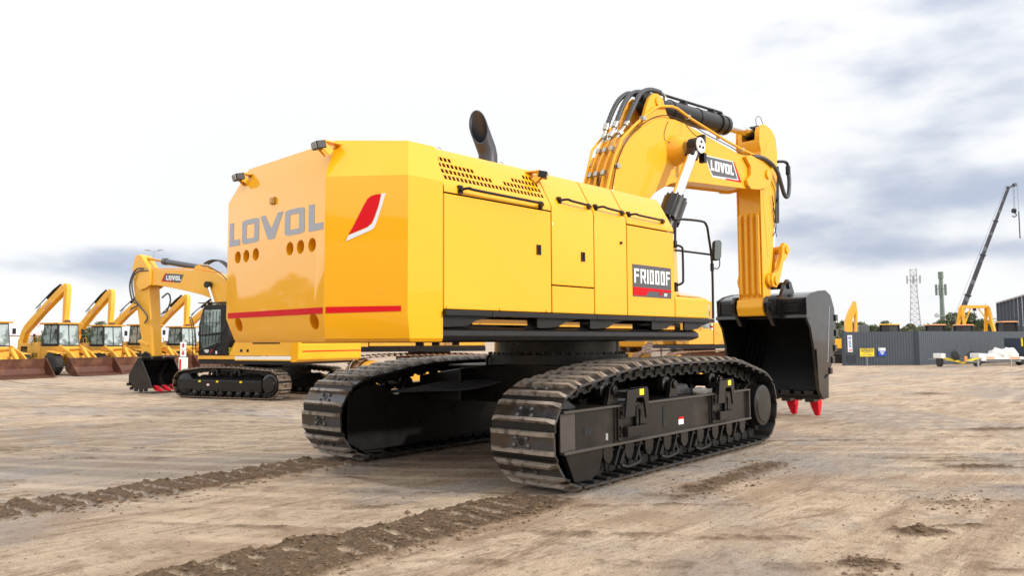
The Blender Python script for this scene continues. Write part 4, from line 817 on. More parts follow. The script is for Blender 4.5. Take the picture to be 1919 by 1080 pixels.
# ---- undercarriage: every part is turned by the slight swing angle
def turn(o): o.rotation_euler = (0, 0, TY); return o
top_run = [(-2.25, 1.115), (-1.85, 1.185), (-1.25, 1.25), (-.4, 1.27), (.5, 1.27), (1.35, 1.268), (1.72, 1.235), (2.2, 1.13)]
PTH = hull_path(-2.55, .44, .63, 2.55, .43, .625, top_run)
for sg in (-1, 1):
    yc = sg * 1.84
    ch = lay_track(X, yc, .90, PTH, 49, 1., mats=[M['shoe'], M['worn'], M['link'], M['bolt']]); turn(ch)
    yo = lambda a: yc + sg * a                                # a: towards the outside
    # side frame
    q = MB(); y0, y1 = sorted((yo(-.30), yo(.39)))
    q.box(-2.62, 2.02, y0, y1, .46, .925)
    frm = turn(q.build('track_frame', M['frame'], X, bevel=.012))
    q = MB(); a, b_ = sorted((yo(.37), yo(.44))); q.box(-2.90, 2.06, a, b_, .455, .485); q.box(-2.90, 2.04, a, b_, .905, .93); q.box(2.00, 2.03, a, b_, .485, .905)
    q.box(-2.90, -2.62, *sorted((yo(.36), yo(.385))), .485, .905); q.build('flange', M['ledge'], frm, bevel=.004)
    q = MB(); q.xz([(-2.80, .455), (-2.62, .12), (-2.30, .10), (-2.12, .20), (-2.02, .455)], *sorted((yo(.30), yo(.37)))); q.xz([(-2.80, .455), (-2.62, .12), (-2.30, .10), (-2.12, .20), (-2.02, .455)], *sorted((yo(-.37), yo(-.30)))); q.build('idler_guard', M['frame'], frm, bevel=.006)
    q = MB(); q.box(-2.46, -2.30, *sorted((yo(.385), yo(.395))), .62, .72); q.build('port', M['dark'], frm)
    q = MB(); o_ = [(.045 * math.cos(R(a)), .10 + .045 * math.sin(R(a))) for a in range(0, 181, 30)] + [(.045 * math.cos(R(a)), -.10 + .045 * math.sin(R(a))) for a in range(180, 361, 30)]
    q.plate(o_, (-.62, yo(.392), .70), (1, 0, 0), (0, 0, 1), .004); q.build('port', M['dark'], frm)
    q = MB(); q.box(-.24, -.10, *sorted((yo(.390), yo(.394))), .56, .66, 0); q.box(-.24, -.10, *sorted((yo(.390), yo(.396))), .63, .661, 1); q.build('label', [M['white'], M['red']], frm)
    q = MB(); q.box(-2.02, -1.975, *sorted((yo(.390), yo(.394))), .53, .61); q.build('label', M['steelgrey'], frm)
    # idler and sprocket
    q = MB(); q.lathe([(-.20, .25), (-.18, .38), (-.10, .39), (-.09, .43), (.09, .43), (.10, .39), (.18, .38), (.20, .25)], (-2.55, yc, .625), (0, 1, 0), 48); q.build('idler', M['frame'], frm, bevel=.006)
    q = MB(); q.lathe([(-.10, .30), (-.09, .38), (.09, .38), (.10, .30)], (2.55, yc, .62), (0, 1, 0), 48)
    for i in range(20):
        a = 2 * math.pi * i / 20; q.bar((2.55 + .36 * math.cos(a), yc, .62 + .36 * math.sin(a)), (2.55 + .44 * math.cos(a), yc, .62 + .44 * math.sin(a)), .09, .09, up=(0, 1, 0), w2=.05, h2=.09)
    q.build('sprocket', M['frame'], frm)
    dsg = (0, sg, 0); q = MB(); q.lathe([(0, .36), (.20, .36), (.22, .335), (.40, .335), (.415, .325), (.42, .275), (.435, .265), (.44, .0)], (2.60, yc, .635), dsg, 56); q.build('final_drive', M['frame'], frm, bevel=.004)
    q = MB(); q.lathe([(0, .42), (.20, .42), (.22, .38)], (2.55, yc, .62), (0, -sg, 0), 40); q.build('drive_motor', M['black'], frm)
    # the wide slack-side guard behind the drive
    # bottom rollers
    for i in range(9):
        x = -1.95 + i * .475
        q = MB(); q.lathe([(-.30, .06), (-.28, .10), (-.20, .115), (-.19, .15), (-.12, .15), (-.11, .115), (.11, .115), (.12, .15), (.19, .15), (.20, .115), (.28, .10), (.30, .06)], (x, yc, .345), (0, 1, 0), 24); q.build('roller', M['black'], frm)
    for i in range(9):
        x = -1.95 + i * .475; q = MB()
        q.plate([(-.10, .455), (-.10, .33), (-.06, .27), (0, .245), (.06, .27), (.10, .33), (.10, .455)], (x, yo(.33) , 0), (1, 0, 0), (0, 0, 1), .05 * (1 if sg < 0 else -1))
        q.cyl((x, yo(.34), .33), (x, yo(.375), .33), .045, n=12)
        for dx in (-.13, .13): q.cyl((x + dx, yo(.33), .41), (x + dx, yo(.33), .455), .024, n=8); q.box(x + dx - .035, x + dx + .035, *sorted((yo(.29), yo(.36))), .385, .41)
        q.build('roller_bracket', M['frame'], frm, bevel=.006)
        if i < 8: q = MB(); q.bar((x + .13, yo(.36), .22), (x + .26, yo(.36), .455), .035, .06, up=(0, 1, 0)); q.build('chain_guard', M['link'], frm)
    q = MB()
    for x in (-1.42, -.45, .52):
        q.tube(spline([(x - .24, yo(.37), .195), (x - .16, yo(.40), .17), (x, yo(.40), .175), (x + .14, yo(.40), .20), (x + .2, yo(.37), .24)], 4), .022, 8); q.bar((x - .24, yo(.33), .20), (x - .10, yo(.33), .42), .05, .08, up=(0, 1, 0)); q.bar((x + .22, yo(.33), .22), (x + .14, yo(.33), .42), .05, .08, up=(0, 1, 0))
    q.build('track_guide', M['link'], frm, bevel=.005)
    # carrier rollers on brackets
    for x in (-1.72, -.20, 1.22):
        q = MB(); q.xz([(x - .13, .925), (x + .13, .925), (x + .10, 1.0), (x + .07, 1.13), (x, 1.18), (x - .07, 1.13), (x - .10, 1.0)], *sorted((yo(.24), yo(.31)))); q.xz([(x - .13, .925), (x + .13, .925), (x + .10, 1.0), (x + .07, 1.13), (x, 1.18), (x - .07, 1.13), (x - .10, 1.0)], *sorted((yo(-.31), yo(-.24)))); q.cyl((x, yo(.30), 1.10), (x, yo(.345), 1.10), .055, n=14); q.build('roller_bracket', M['frame'], frm, bevel=.008)
        q = MB(); q.lathe([(-.22, .07), (-.20, .12), (-.12, .13), (-.11, .09), (.11, .09), (.12, .13), (.20, .12), (.22, .07)], (x, yc, 1.09), (0, 1, 0), 24); q.build('carrier_roller', M['frame'], frm)
    # boxed adjuster covers on the frame top
    for x0, x1 in ((-1.55, -.95), (-.02, .62)):
        q = MB(); q.loft([[(x0, yo(-.22), .926), (x1, yo(-.22), .926), (x1, yo(.16), .926), (x0, yo(.16), .926)], [(x0 + .03, yo(-.20), 1.07), (x1 - .08, yo(-.20), 1.07), (x1 - .08, yo(.12), 1.07), (x0 + .03, yo(.12), 1.07)]]); q.build('cover_box', M['frame'], frm, bevel=.012)
    # two steps per side
    if sg < 0:
      for xs in (-1.50, 1.02):
        ya, yb = yo(.395), yo(.50)
        q = MB()
        q.plate([(-.25, .78), (-.19, 1.10), (.28, 1.12), (.30, 1.05), (.29, .76), (.24, .74), (.20, .96), (.17, 1.0), (.02, 1.0), (-.01, .96), (-.03, .78)], (xs, yo(.47), 0), (1, 0, 0), (0, 0, 1), .03)
        q.box(xs - .20, xs + .30, *sorted((yo(.395), yo(.50))), .54, .555); q.box(xs - .20, xs + .30, *sorted((yo(.485), yo(.50))), .555, .66); q.box(xs - .20, xs - .185, *sorted((yo(.395), yo(.485))), .555, .66); q.box(xs + .285, xs + .30, *sorted((yo(.395), yo(.485))), .555, .66)
        q.box(xs - .30, xs - .20, *sorted((yo(.391), yo(.43))), .50, .90)
        q.box(xs - .34, xs - .30, *sorted((yo(.391), yo(.405))), .48, .94)
        q.box(xs + .10, xs + .15, *sorted((yo(.40), yo(.44))), .62, .95); q.box(xs + .19, xs + .22, *sorted((yo(.40), yo(.44))), .62, .85)
        q.box(xs - .17, xs - .14, *sorted((yo(.30), yo(.47))), 1.0, 1.08); q.box(xs + .25, xs + .28, *sorted((yo(.30), yo(.47))), .926, 1.05)
        for z in (.56, .66, .78, .86): q.cyl((xs - .25, yo(.43), z), (xs - .25, yo(.45), z), .022, n=6)
        for i in range(9): q.box(xs - .12 + i * .043, xs - .10 + i * .043, *sorted((yo(.47), yo(.50))), 1.12, 1.13)
        stp = q.build('step', M['frame'], frm, bevel=.006)
        q = MB(); q.box(xs + .075, xs + .175, *sorted((yo(.5003), yo(.506))), 1.03, 1.105); q.build('step_reflector', M['reflector'], frm)
    # recess wall inside, arrow
    q = MB(); q.plate([(-2.38, .66), (-2.27, .735), (-2.27, .70), (-2.02, .72), (-2.02, .62), (-2.27, .60), (-2.27, .575)], (0, yo(-.303), 0), (1, 0, 0), (0, 0, 1), .004 * -sg if sg < 0 else .004); q.build('arrow_mark', M['signyellow'], frm)
    q = MB(); q.xz([(-2.95, .30), (-2.95, .95), (-2.7, 1.08), (-2.45, 1.10), (-2.25, 1.02), (-2.1, .92), (-1.9, .926), (2.0, .926), (2.0, .25), (-2.2, .16), (-2.7, .16)], *sorted((yo(-.42), yo(-.36)))); q.build('inner_plate', M['black'], frm, bevel=.006)
# car body between the tracks
q = MB(); q.loft([[(-.95, -1.0, .78), (.95, -1.0, .78), (.95, 1.0, .78), (-.95, 1.0, .78)], [(-1.05, -1.1, 1.36), (1.05, -1.1, 1.36), (1.05, 1.1, 1.36), (-1.05, 1.1, 1.36)]])
for sx in (-1, 1):
    for sy in (-1, 1):
        q.loft([[(sx * .45, sy * .8, .80), (sx * 1.35, sy * .8, .80), (sx * 1.35, sy * .8, 1.30), (sx * .45, sy * .8, 1.30)], [(sx * .75, sy * 1.60, .78), (sx * 1.45, sy * 1.60, .78), (sx * 1.45, sy * 1.60, 1.18), (sx * .75, sy * 1.60, 1.18)]])
turn(q.build('car_body', M['frame'], X, bevel=.02))
q = MB(); q.tube(spline([(-1.02, .55, 1.36), (-1.02, .55, 1.44), (-.97, .55, 1.48), (-.92, .55, 1.44), (-.92, .55, 1.36)], 4), .018); q.box(-1.5, -1.0, .2, .9, 1.34, 1.36)
turn(q.build('hose_guard', M['black'], X)); q = MB()
for i in range(4): q.tube(spline([(-1.0, .3 + i * .1, 1.1), (-1.4, .6 + i * .1, 1.0 + .03 * i), (-1.8, 1.1, .98 + i * .02), (-2.1, 1.5, .96)], 5), .022, 8)
turn(q.build('travel_hose', M['hose'], X))

# ================================================================== SECOND NEW EXCAVATOR, facing left
K = empty('crawler_excavator', (2.97, 14.9, 0), R(108.5)); tag(K, 'new yellow excavator with black cab and red tooth covers, half hidden behind the big one', 'excavator')
P2 = hull_path(-1.72, .32, .465, 1.80, .31, .45, [(-1.5, .79), (-1.0, .825), (-.3, .86), (.5, .86), (1.0, .845), (1.5, .79)])
M['shoe_brown'] = mat('dusty_track_steel', (.20, .14, .09), .5, metal=.4, vary=.3, scale=5)
for sg in (-1, 1):
    yc = sg * 1.33; yo = lambda a: yc + sg * a
    lay_track(K, yc, .52, P2, 48, .72, mats=[M['shoe_brown'], M['worn'], M['link'], M['bolt']])
    q = MB(); q.loft([[(-1.45, yo(-.2), .24), (1.35, yo(-.2), .24), (1.35, yo(.25), .24), (-1.45, yo(.25), .24)], [(-1.45, yo(-.2), .56), (1.35, yo(-.2), .56), (1.35, yo(.27), .56), (-1.45, yo(.27), .56)], [(-1.2, yo(-.2), .70), (1.2, yo(-.2), .70), (1.2, yo(.0), .72), (-1.2, yo(.0), .72)]]); fr2 = q.build('track_frame', M['black'], K, bevel=.015)
    q = MB(); q.lathe([(0, .30), (.20, .30), (.22, .24), (.27, .22), (.275, 0)], (-1.72, yc, .47), (0, sg, 0), 32); q.build('final_drive', M['frame'], fr2)
    q = MB(); q.lathe([(-.2, .2), (-.16, .36), (.16, .36), (.22, .2)], (1.80, yc, .45), (0, 1, 0), 32); q.box(1.30, 1.95, *sorted((yo(.20), yo(.26))), .28, .60); q.build('idler', M['black'], fr2, bevel=.02)
    for i in range(8):
        q = MB(); q.lathe([(-.24, .05), (-.22, .10), (.22, .10), (.26, .06), (.27, .0)], (-1.25 + i * .36, yc, .17), (0, 1, 0), 16); q.build('roller', M['black'], fr2)
    q = MB(); q.box(-1.2, 1.2, *sorted((yo(.262), yo(.272))), .25, .265)
    for x in (-1.05, -.7, .1, .25, 1.0): q.box(x, x + .06, *sorted((yo(.25), yo(.285))), .22, .30)
    q.build('roller_guard', M['frame'], fr2)
    for x in (-.7, .25, .98):
        q = MB(); q.box(x, x + .085, *sorted((yo(.271), yo(.278))), .50, .555); q.build('step_reflector', M['reflector'], fr2)
    q = MB(); q.box(.62, .72, *sorted((yo(.271), yo(.276))), .40, .47, 0); q.box(.62, .72, *sorted((yo(.271), yo(.278))), .45, .471, 1); q.build('label', [M['white'], M['red']], fr2)
    for x in (-.35, .55):
        q = MB(); q.tube(spline([(x - .20, yo(.2), .70), (x - .17, yo(.2), .85), (x - .05, yo(.2), .90), (x + .10, yo(.2), .86), (x + .14, yo(.2), .70)], 5), .04, 8); q.cyl((x, yo(-.1), .84), (x, yo(.22), .84), .07, n=16); q.build('carrier_roller', M['black'], fr2)
q = MB(); q.box(-1.0, 1.0, -1.15, 1.15, .55, .95); q.cyl((0, 0, .95), (0, 0, 1.12), .62, n=32); q.build('car_body', M['black'], K, bevel=.02)
q = MB(); q.box(-2.43, 1.25, -1.46, 1.46, 1.05, 1.20); q.build('swing_frame', M['black'], K, bevel=.01)
q = MB(); q.box(-.3, 1.24, 1.46, 1.50, 1.20, 1.30, 0); q.box(-2.45, -.31, 1.46, 1.51, 1.20, 1.29, 1); q.box(-2.45, -.31, 1.46, 1.515, 1.165, 1.2, 0); q.build('side_sill', [M['yellow_far'], M['whitepaint']], K, bevel=.006)
q = MB(); q.loft([[(-2.42, -1.45, 1.30), (.02, -1.45, 1.30), (.02, 1.45, 1.30), (-2.42, 1.45, 1.30)], [(-2.42, -1.45, 1.74), (-.25, -1.45, 1.74), (-.25, 1.45, 1.74), (-2.42, 1.45, 1.74)], [(-2.42, -1.3, 1.92), (-.35, -1.3, 1.92), (-.35, 1.3, 1.92), (-2.42, 1.3, 1.92)]]); hb = q.build('house', M['yellow_far'], K, bevel=.02)
q = MB(); q.box(-2.0, -.95, 1.452, 1.456, 1.66, 1.735); q.box(-.55, -.46, 1.452, 1.458, 1.42, 1.50); q.box(-.80, -.72, 1.452, 1.458, 1.42, 1.50); q.build('latch', M['black'], hb)
q = MB()
for i in range(12): q.box(-.19, .0 - (.02 * i if i > 6 else 0), 1.452, 1.458, 1.38 + i * .027, 1.39 + i * .027)
q.build('louvre', M['signyellow'], hb)
q = MB(); q.loft([[(-2.62, -1.48, 1.12), (-2.44, -1.48, 1.12), (-2.44, 1.50, 1.12), (-2.62, 1.50, 1.12)], [(-2.74, -1.48, 1.20), (-2.44, -1.48, 1.20), (-2.44, 1.50, 1.20), (-2.74, 1.50, 1.20)], [(-2.74, -1.48, 1.95), (-2.44, -1.48, 1.95), (-2.44, 1.50, 1.95), (-2.74, 1.50, 1.95)]]); c2 = q.build('counterweight', M['yellow'], K, bevel=.03)
q = MB(); q.box(-2.745, -2.74, -1.45, 1.33, 1.42, 1.455); q.build('stripe', M['red'], c2)
q = MB(); CP = [(1.26, 1.32), (1.28, 2.25), (1.10, 2.80), (1.02, 2.88), (.05, 2.88), (.05, 1.32)]; q.xz(CP, .45, 1.46); cb = q.build('cab', M['black'], K, bevel=.03)
q = MB(); q.xz([(1.16, 1.95), (1.18, 2.28), (1.05, 2.72), (.36, 2.72), (.36, 2.02)], 1.458, 1.466); q.xz([(1.16, 1.90), (1.14, 1.62), (1.05, 1.52), (.36, 1.72), (.36, 1.94)], 1.458, 1.466); q.plate([(.55, 1.5), (1.36, 1.5), (1.36, 2.2), (.55, 2.2)], (1.272, 0, 0), (0, 1, 0), (0, 0, 1), .008); q.build('cab_window', M['glass'], cb)
q = MB()
for i in range(6): q.tube([(1.10 - i * .14, 1.475, 1.6 + (.03 * i)), (1.06 - i * .135, 1.475, 2.68)], .008, 5)
q.tube([(1.2, 1.475, 2.32), (.36, 1.475, 2.32)], .006, 5); q.build('window_bar', M['black'], cb)
q = MB(); q.box(.0, 1.30, .45, 1.48, 2.93, 2.955); q.box(.9, .98, .5, .6, 2.86, 2.94); q.box(.9, .98, 1.3, 1.4, 2.86, 2.94); q.build('roof_visor', M['black'], cb)
q = MB(); q.tube(spline([(1.25, 1.56, 1.35), (1.30, 1.58, 2.0), (1.42, 1.6, 2.45), (1.55, 1.55, 2.5)], 4), .014, 6); q.tube(spline([(1.45, 1.5, 1.35), (1.48, 1.52, 2.1), (1.58, 1.55, 2.5)], 4), .014, 6); q.tube([(1.25, 1.56, 1.6), (1.45, 1.5, 1.6)], .012, 6); q.tube([(1.15, 1.5, 1.5), (.15, 1.5, 1.68)], .008, 5); q.tube([(.72, 1.5, 1.32), (.08, 1.5, 2.28)], .010, 5); q.build('hand_rail', M['black'], cb)
text('900', .13, (.93, 1.468, 1.44), (-1, 0, 0), (0, 0, 1), .003, 'lettering', M['white'], cb, bold=.006, shear=.2); q = MB(); q.xz([(.76, 1.40), (.70, 1.49), (.64, 1.49), (.70, 1.40)], 1.464, 1.470); q.build('red_mark', M['red'], cb); q = MB(); q.box(.47, .53, 1.463, 1.469, 1.36, 1.45); q.build('label', M['white'], cb)
B2 = [(5.08, 4.26), (4.2, 4.22), (3.41, 4.18), (2.75, 4.13), (2.2, 4.06), (1.8, 3.97), (1.40, 3.75), (1.05, 3.35), (.65, 2.7), (.3, 1.9), (.15, 1.45), (.55, 1.35), (.95, 1.9), (1.25, 2.45), (1.5, 2.85), (1.95, 3.13), (2.5, 3.30), (3.16, 3.44), (3.9, 3.58), (4.65, 3.70), (5.01, 3.71)]
q = MB(); q.xz(B2, -.24, .24); bm2 = q.build('boom', M['yellow_far'], K, bevel=.012)
q = MB(); q.plate([(4.22, 4.02), (4.32, 4.10), (3.30, 4.03), (3.46, 3.76), (4.05, 3.82), (4.40, 3.86)][0:0] + [(4.36, 3.83), (4.20, 4.09), (3.36, 4.02), (3.52, 3.74)], (0, .2403, 0), (1, 0, 0), (0, 0, 1), -.004); q.build('name_plate', M['charcoal'], bm2)
q = MB(); q.plate([(4.42, 3.83), (4.26, 4.09), (4.20, 4.09), (4.34, 3.86), (3.86, 3.80), (3.80, 3.77)], (0, .2443, 0), (1, 0, 0), (0, 0, 1), -.004); q.build('name_plate_flash', M['red'], bm2)
q = MB(); word(q, (4.19, .2485, 3.862), Vector((-1, 0, -.065)).normalized(), (0, 0, 1), .155, [(0, .10), (.125, .26), (.275, .435), (.45, .585), (.605, .70)], .003); q.build('lettering', M['white'], bm2)
q = MB(); q.xz([(5.30, 1.22), (5.35, 1.8), (5.6, 2.8), (5.83, 3.63), (5.94, 4.33), (5.82, 4.72), (5.66, 4.84), (5.50, 4.78), (5.1, 4.3), (5.06, 3.7), (4.95, 2.6), (4.84, 1.25)], -.22, .22); st2_ = q.build('stick', M['yellow_far'], K, bevel=.015)
for y in (.25, -.31):
    q = MB(); q.xz([(4.9, 4.24), (5.2, 4.3), (5.5, 4.1), (5.62, 3.75), (5.4, 3.55), (5.1, 3.62), (4.9, 3.72)], y, y + .06); q.build('boom_nose', M['yellow_far'], K, bevel=.01)
q = MB(); q.tube(spline([(5.0, .30, 4.22), (5.5, .34, 4.20), (5.75, .36, 3.9), (5.62, .36, 3.3), (5.35, .34, 3.0), (5.0, .30, 2.62), (5.15, .28, 2.4)], 6), .028, 8); q.tube(spline([(5.0, .26, 4.24), (5.6, .3, 4.3), (5.9, .32, 3.8), (5.75, .32, 3.2), (5.45, .32, 3.05), (5.85, .30, 2.9)], 6), .028, 8); q.tube(spline([(5.02, -.3, 3.3), (4.75, -.32, 3.45), (4.6, -.3, 3.2), (4.75, -.3, 2.85), (4.95, -.3, 2.75)], 6), .028, 8); q.build('rubber_hose', M['hose'], K)
q = MB(); q.cyl((4.62, 0, 4.55), (2.95, 0, 4.27), .10, n=20); q.cyl((4.62, 0, 4.55), (4.48, 0, 4.53), .125, n=20); kc = q.build('stick_cylinder', M['charcoal'], K); q = MB(); q.cyl((5.70, 0, 4.74), (4.6, 0, 4.545), .045, n=14); q.build('cylinder_rod', M['dkyellow'], kc)
for y in (-.14, .08):
    q = MB(); q.xz([(3.05, 4.1), (2.95, 4.3), (2.72, 4.36), (2.5, 4.28), (2.1, 4.02), (2.4, 4.0)], y, y + .06); q.build('cylinder_bracket', M['yellow_far'], bm2)
q = MB()
for y in (-.1, 0, .1): q.tube(spline([(2.6, y, 4.36), (2.3, y, 4.46), (1.9, y, 4.42), (1.5, y, 4.15), (1.2, y, 3.8)], 5), .026, 8)
q.tube(spline([(2.62, .2, 4.30), (2.2, .24, 4.22), (1.7, .26, 4.0), (1.3, .26, 3.7)], 5), .018, 6); q.build('rubber_hose', M['hose'], bm2)
q = MB()
for y, z in ((.20, .03), (.12, .05), (.04, .04)): q.tube([(x_, y, z_ + z) for x_, z_ in ((5.0, 4.26), (3.4, 4.19), (2.4, 4.10), (1.8, 4.0))], .016, 6)
q.build('hydraulic_pipe', M['yellow_far'], bm2)
q = MB()
for y in (.34, -.34): q.cyl((2.12, y, 3.62), (1.62, y, 2.55), .05, n=14)
rd = q.build('boom_cylinder_rod', M['chrome'], K); q = MB()
for y in (.34, -.34): q.cyl((2.12, y - .08, 3.62), (2.12, y + .08, 3.62), .11, n=16); q.cyl((1.64, y, 2.60), (1.0, y, 1.5), .09, n=16)
q.build('boom_cylinder', M['black'], K)
q = MB(); q.cyl((5.78, 0, 3.35), (5.62, 0, 2.35), .075, n=16); bc2 = q.build('bucket_cylinder', M['black'], K); q = MB(); q.cyl((5.64, 0, 2.4), (5.50, 0, 1.75), .045, n=14); q.build('cylinder_rod', M['chrome'], bc2)
q = MB(); q.bar((5.5, 0, 1.78), (5.0, 0, 1.62), .5, .10); q.bar((5.5, 0, 1.78), (5.35, 0, 1.25), .3, .12); q.build('bucket_link', M['yellow_far'], K, bevel=.02)
q = MB(); SB = [(4.98, 1.21), (5.15, 1.0), (5.42, .62), (5.42, .34), (5.2, .18), (4.85, .13), (4.28, .20), (4.42, .5), (4.8, 1.1)]
q.xz(SB, .60, .64); q.xz(SB, -.74, -.70); q.xz([(4.98, 1.21), (5.15, 1.0), (5.42, .62), (5.42, .34), (5.2, .18), (4.85, .13), (4.28, .20), (4.28, .235), (4.84, .17), (5.17, .22), (5.37, .36), (5.37, .60), (5.1, .97), (4.92, 1.17)], -.705, .605); q.box(4.80, 5.0, -.72, .62, 1.12, 1.22); bk2 = q.build('bucket', M['bucket'], K, bevel=.012)
q = MB()
for y in (.25, -.22): q.xz([(4.75, 1.15), (4.9, 1.35), (5.1, 1.42), (5.3, 1.3), (5.2, 1.05)], y - .03, y + .03)
q.build('ear', M['bucket'], bk2, bevel=.01)
for i in range(4):
    y = .42 - i * .33; q = MB(); q.loft([[(4.40, y - .07, .16), (4.40, y + .07, .16), (4.40, y + .07, .27), (4.40, y - .07, .27)], [(4.28, y - .075, .09), (4.28, y + .075, .09), (4.28, y + .075, .25), (4.28, y - .075, .25)], [(4.02, y - .03, .06), (4.02, y + .03, .06), (4.02, y + .03, .11), (4.02, y - .03, .11)]]); q.build('tooth_cover', M['redflag'], bk2, bevel=.015)
q = MB()
for x, z in ((5.40, .30), (5.24, .17), (5.02, .12), (4.78, .10), (4.55, .12)): q.box(x - .07, x + .07, .62, .68, z - .05, z + .05)
q.build('side_shroud', M['black'], bk2, bevel=.01)

# ================================================================== ROW OF USED MACHINES WITH FOLDED BACK BOOMS
def wheel(parent, x, y, z, r, w, side, tm=M['tyre']):
    q_ = MB(); q_.lathe([(-w / 2, r * .55), (-w / 2, r * .86), (-w * .42, r * .95), (w * .42, r * .95), (w / 2, r * .86), (w / 2, r * .55)], (x, y, z), (0, 1, 0), 36)
    for i in range(22):
        a = 2 * math.pi * i / 22
        for s_, da in ((-1, 0), (1, .14)):
            c_, s2 = math.cos(a + da), math.sin(a + da); q_.bar((x + r * .96 * c_, y + s_ * w * .06, z + r * .96 * s2), (x + r * .96 * math.cos(a + da + .10), y + s_ * w * .49, z + r * .96 * math.sin(a + da + .10)), r * .09, r * .10, up=(c_, 0, s2))
    t_ = q_.build('wheel', tm, parent)
    q_ = MB(); q_.lathe([(0, r * .56), (w * .50, r * .56), (w * .40, r * .45), (w * .30, r * .42), (w * .30, r * .22), (w * .46, r * .20), (w * .46, 0)], (x, y, z), (0, side, 0), 28); q_.build('rim', M['yellow_far'], t_); return t_
def make_loader(boom=True):
    r_ = empty('backhoe_loader')
    q = MB(); q.loft([[(-3.45, -.62, .75), (-1.15, -.62, .75), (-1.15, .62, .75), (-3.45, .62, .75)], [(-3.5, -.62, 1.35), (-1.15, -.62, 1.35), (-1.15, .62, 1.35), (-3.5, .62, 1.35)], [(-3.3, -.55, 1.72), (-1.15, -.58, 1.80), (-1.15, .58, 1.80), (-3.3, .55, 1.72)]]); hd = q.build('engine_hood', M['yellow_old'], r_, bevel=.03)
    q = MB()
    for i in range(7): q.box(-3.0 + i * .09, -2.95 + i * .09, -.63, .63, 1.15, 1.55)
    q.build('grille', M['black'], hd)
    q = MB()
    for i in range(4): q.box(-1.9 + i * .13, -1.84 + i * .13, -.626, .626, .95, 1.2)
    q.build('hazard_mark', M['black'], hd)
    q = MB(); q.tube(spline([(-2.1, -.45, 1.72), (-2.1, -.45, 2.05), (-1.75, -.45, 2.05), (-1.75, -.45, 1.75)], 3), .02, 6); q.tube(spline([(-2.1, .45, 1.72), (-2.1, .45, 2.05), (-1.75, .45, 2.05), (-1.75, .45, 1.75)], 3), .02, 6); q.build('hand_rail', M['yellow_old'], hd)
    q = MB(); q.cyl((-2.5, -.2, 1.7), (-2.5, -.2, 2.25), .06, n=12); q.build('exhaust_pipe', M['black'], hd)
    q = MB(); q.loft([[(-1.12, -.62, .85), (.55, -.62, .85), (.55, .62, .85), (-1.12, .62, .85)], [(-1.12, -.62, 1.55), (.45, -.62, 1.55), (.45, .62, 1.55), (-1.12, .62, 1.55)]]); q.box(.5, 1.5, -.45, .45, .55, 1.05); fb = q.build('front_frame', M['yellow_old'], r_, bevel=.03)
    q = MB(); q.loft([[(-1.08, -.60, 1.56), (.42, -.60, 1.56), (.42, .60, 1.56), (-1.08, .60, 1.56)], [(-1.02, -.56, 2.76), (.30, -.56, 2.76), (.30, .56, 2.76), (-1.02, .56, 2.76)]]); cb_ = q.build('cab', M['black'], r_, bevel=.02)
    q = MB()
    q.plate([(-.54, 1.62), (-.03, 1.62), (-.03, 2.70), (-.50, 2.70)], (.582, 0, 0), (0, 1, 0), (-.10, 0, 1), .006); q.plate([(.03, 1.62), (.54, 1.62), (.50, 2.70), (.03, 2.70)], (.582, 0, 0), (0, 1, 0), (-.10, 0, 1), .006)
    q.plate([(-.52, 1.9), (.52, 1.9), (.50, 2.70), (-.50, 2.70)], (-1.163, 0, 0), (0, 1, 0), (.05, 0, 1), -.01)
    for sg in (-1, 1):
        q.plate([(-.98, 1.70), (-.34, 1.70), (-.34, 2.70), (-.94, 2.70)], (0, sg * (.664 if sg < 0 else .672), 0), (1, 0, 0), (0, -sg * .033, 1), .008); q.plate([(-.26, 1.70), (.32, 1.70), (.22, 2.70), (-.26, 2.70)], (0, sg * (.664 if sg < 0 else .672), 0), (1, 0, 0), (0, -sg * .033, 1), .008)
    q.build('cab_window', M['glass'], cb_)
    q = MB(); q.box(-1.2, .48, -.70, .70, 2.76, 2.86); q.build('cab_roof', M['dkyellow'], cb_, bevel=.03)
    q = MB(); q.bar((.45, -.74, 2.2), (.45, -.74, 2.5), .16, .05); q.bar((.45, .74, 2.2), (.45, .74, 2.5), .16, .05); q.build('mirror', M['black'], cb_)
    for x in (-2.35, .62):
        for sg in (-1, 1): wheel(r_, x, sg * .95, .62, .62, .42, sg)
    for sg in (-1, 1):
        q = MB(); q.xz([(.30, 1.50), (.55, 1.62), (1.5, 1.25), (2.25, .75), (2.31, .50), (2.24, .40), (1.9, .62), (1.2, 1.0), (.4, 1.25)], sg * .58 - .05, sg * .58 + .05); q.build('lift_arm', M['yellow_old'], r_, bevel=.015)
        q = MB(); q.loft([[(-.1 + .62 - .5, sg * .68, 1.28), (1.25, sg * .68, 1.15), (1.25, sg * 1.16, 1.15), (.12, sg * 1.16, 1.28)], [(.12, sg * .68, 1.33), (1.25, sg * .68, 1.19), (1.25, sg * 1.16, 1.19), (.12, sg * 1.16, 1.33)]]); q.build('mudguard', M['yellow_old'], r_, bevel=.01)
        q = MB(); q.cyl((.5, sg * .35, .9), (1.5, sg * .35, 1.05), .07, n=12); q.build('lift_cylinder', M['yellow_old'], r_)
    q = MB(); q.xz([(1.5, 1.45), (1.7, 1.5), (2.2, 1.0), (2.32, .80), (2.24, .72), (2.05, .9)], -.08, .08); q.cyl((.6, 0, 1.35), (1.6, 0, 1.42), .08, n=12); q.build('tilt_link', M['yellow_old'], r_)
    q = MB(); SBK = [(2.35, .95), (2.30, .45), (2.45, .15), (2.75, .04), (3.42, .02), (3.42, .05), (2.78, .09), (2.50, .19), (2.37, .46), (2.42, .95)]
    q.xz(SBK, -1.24, 1.24)
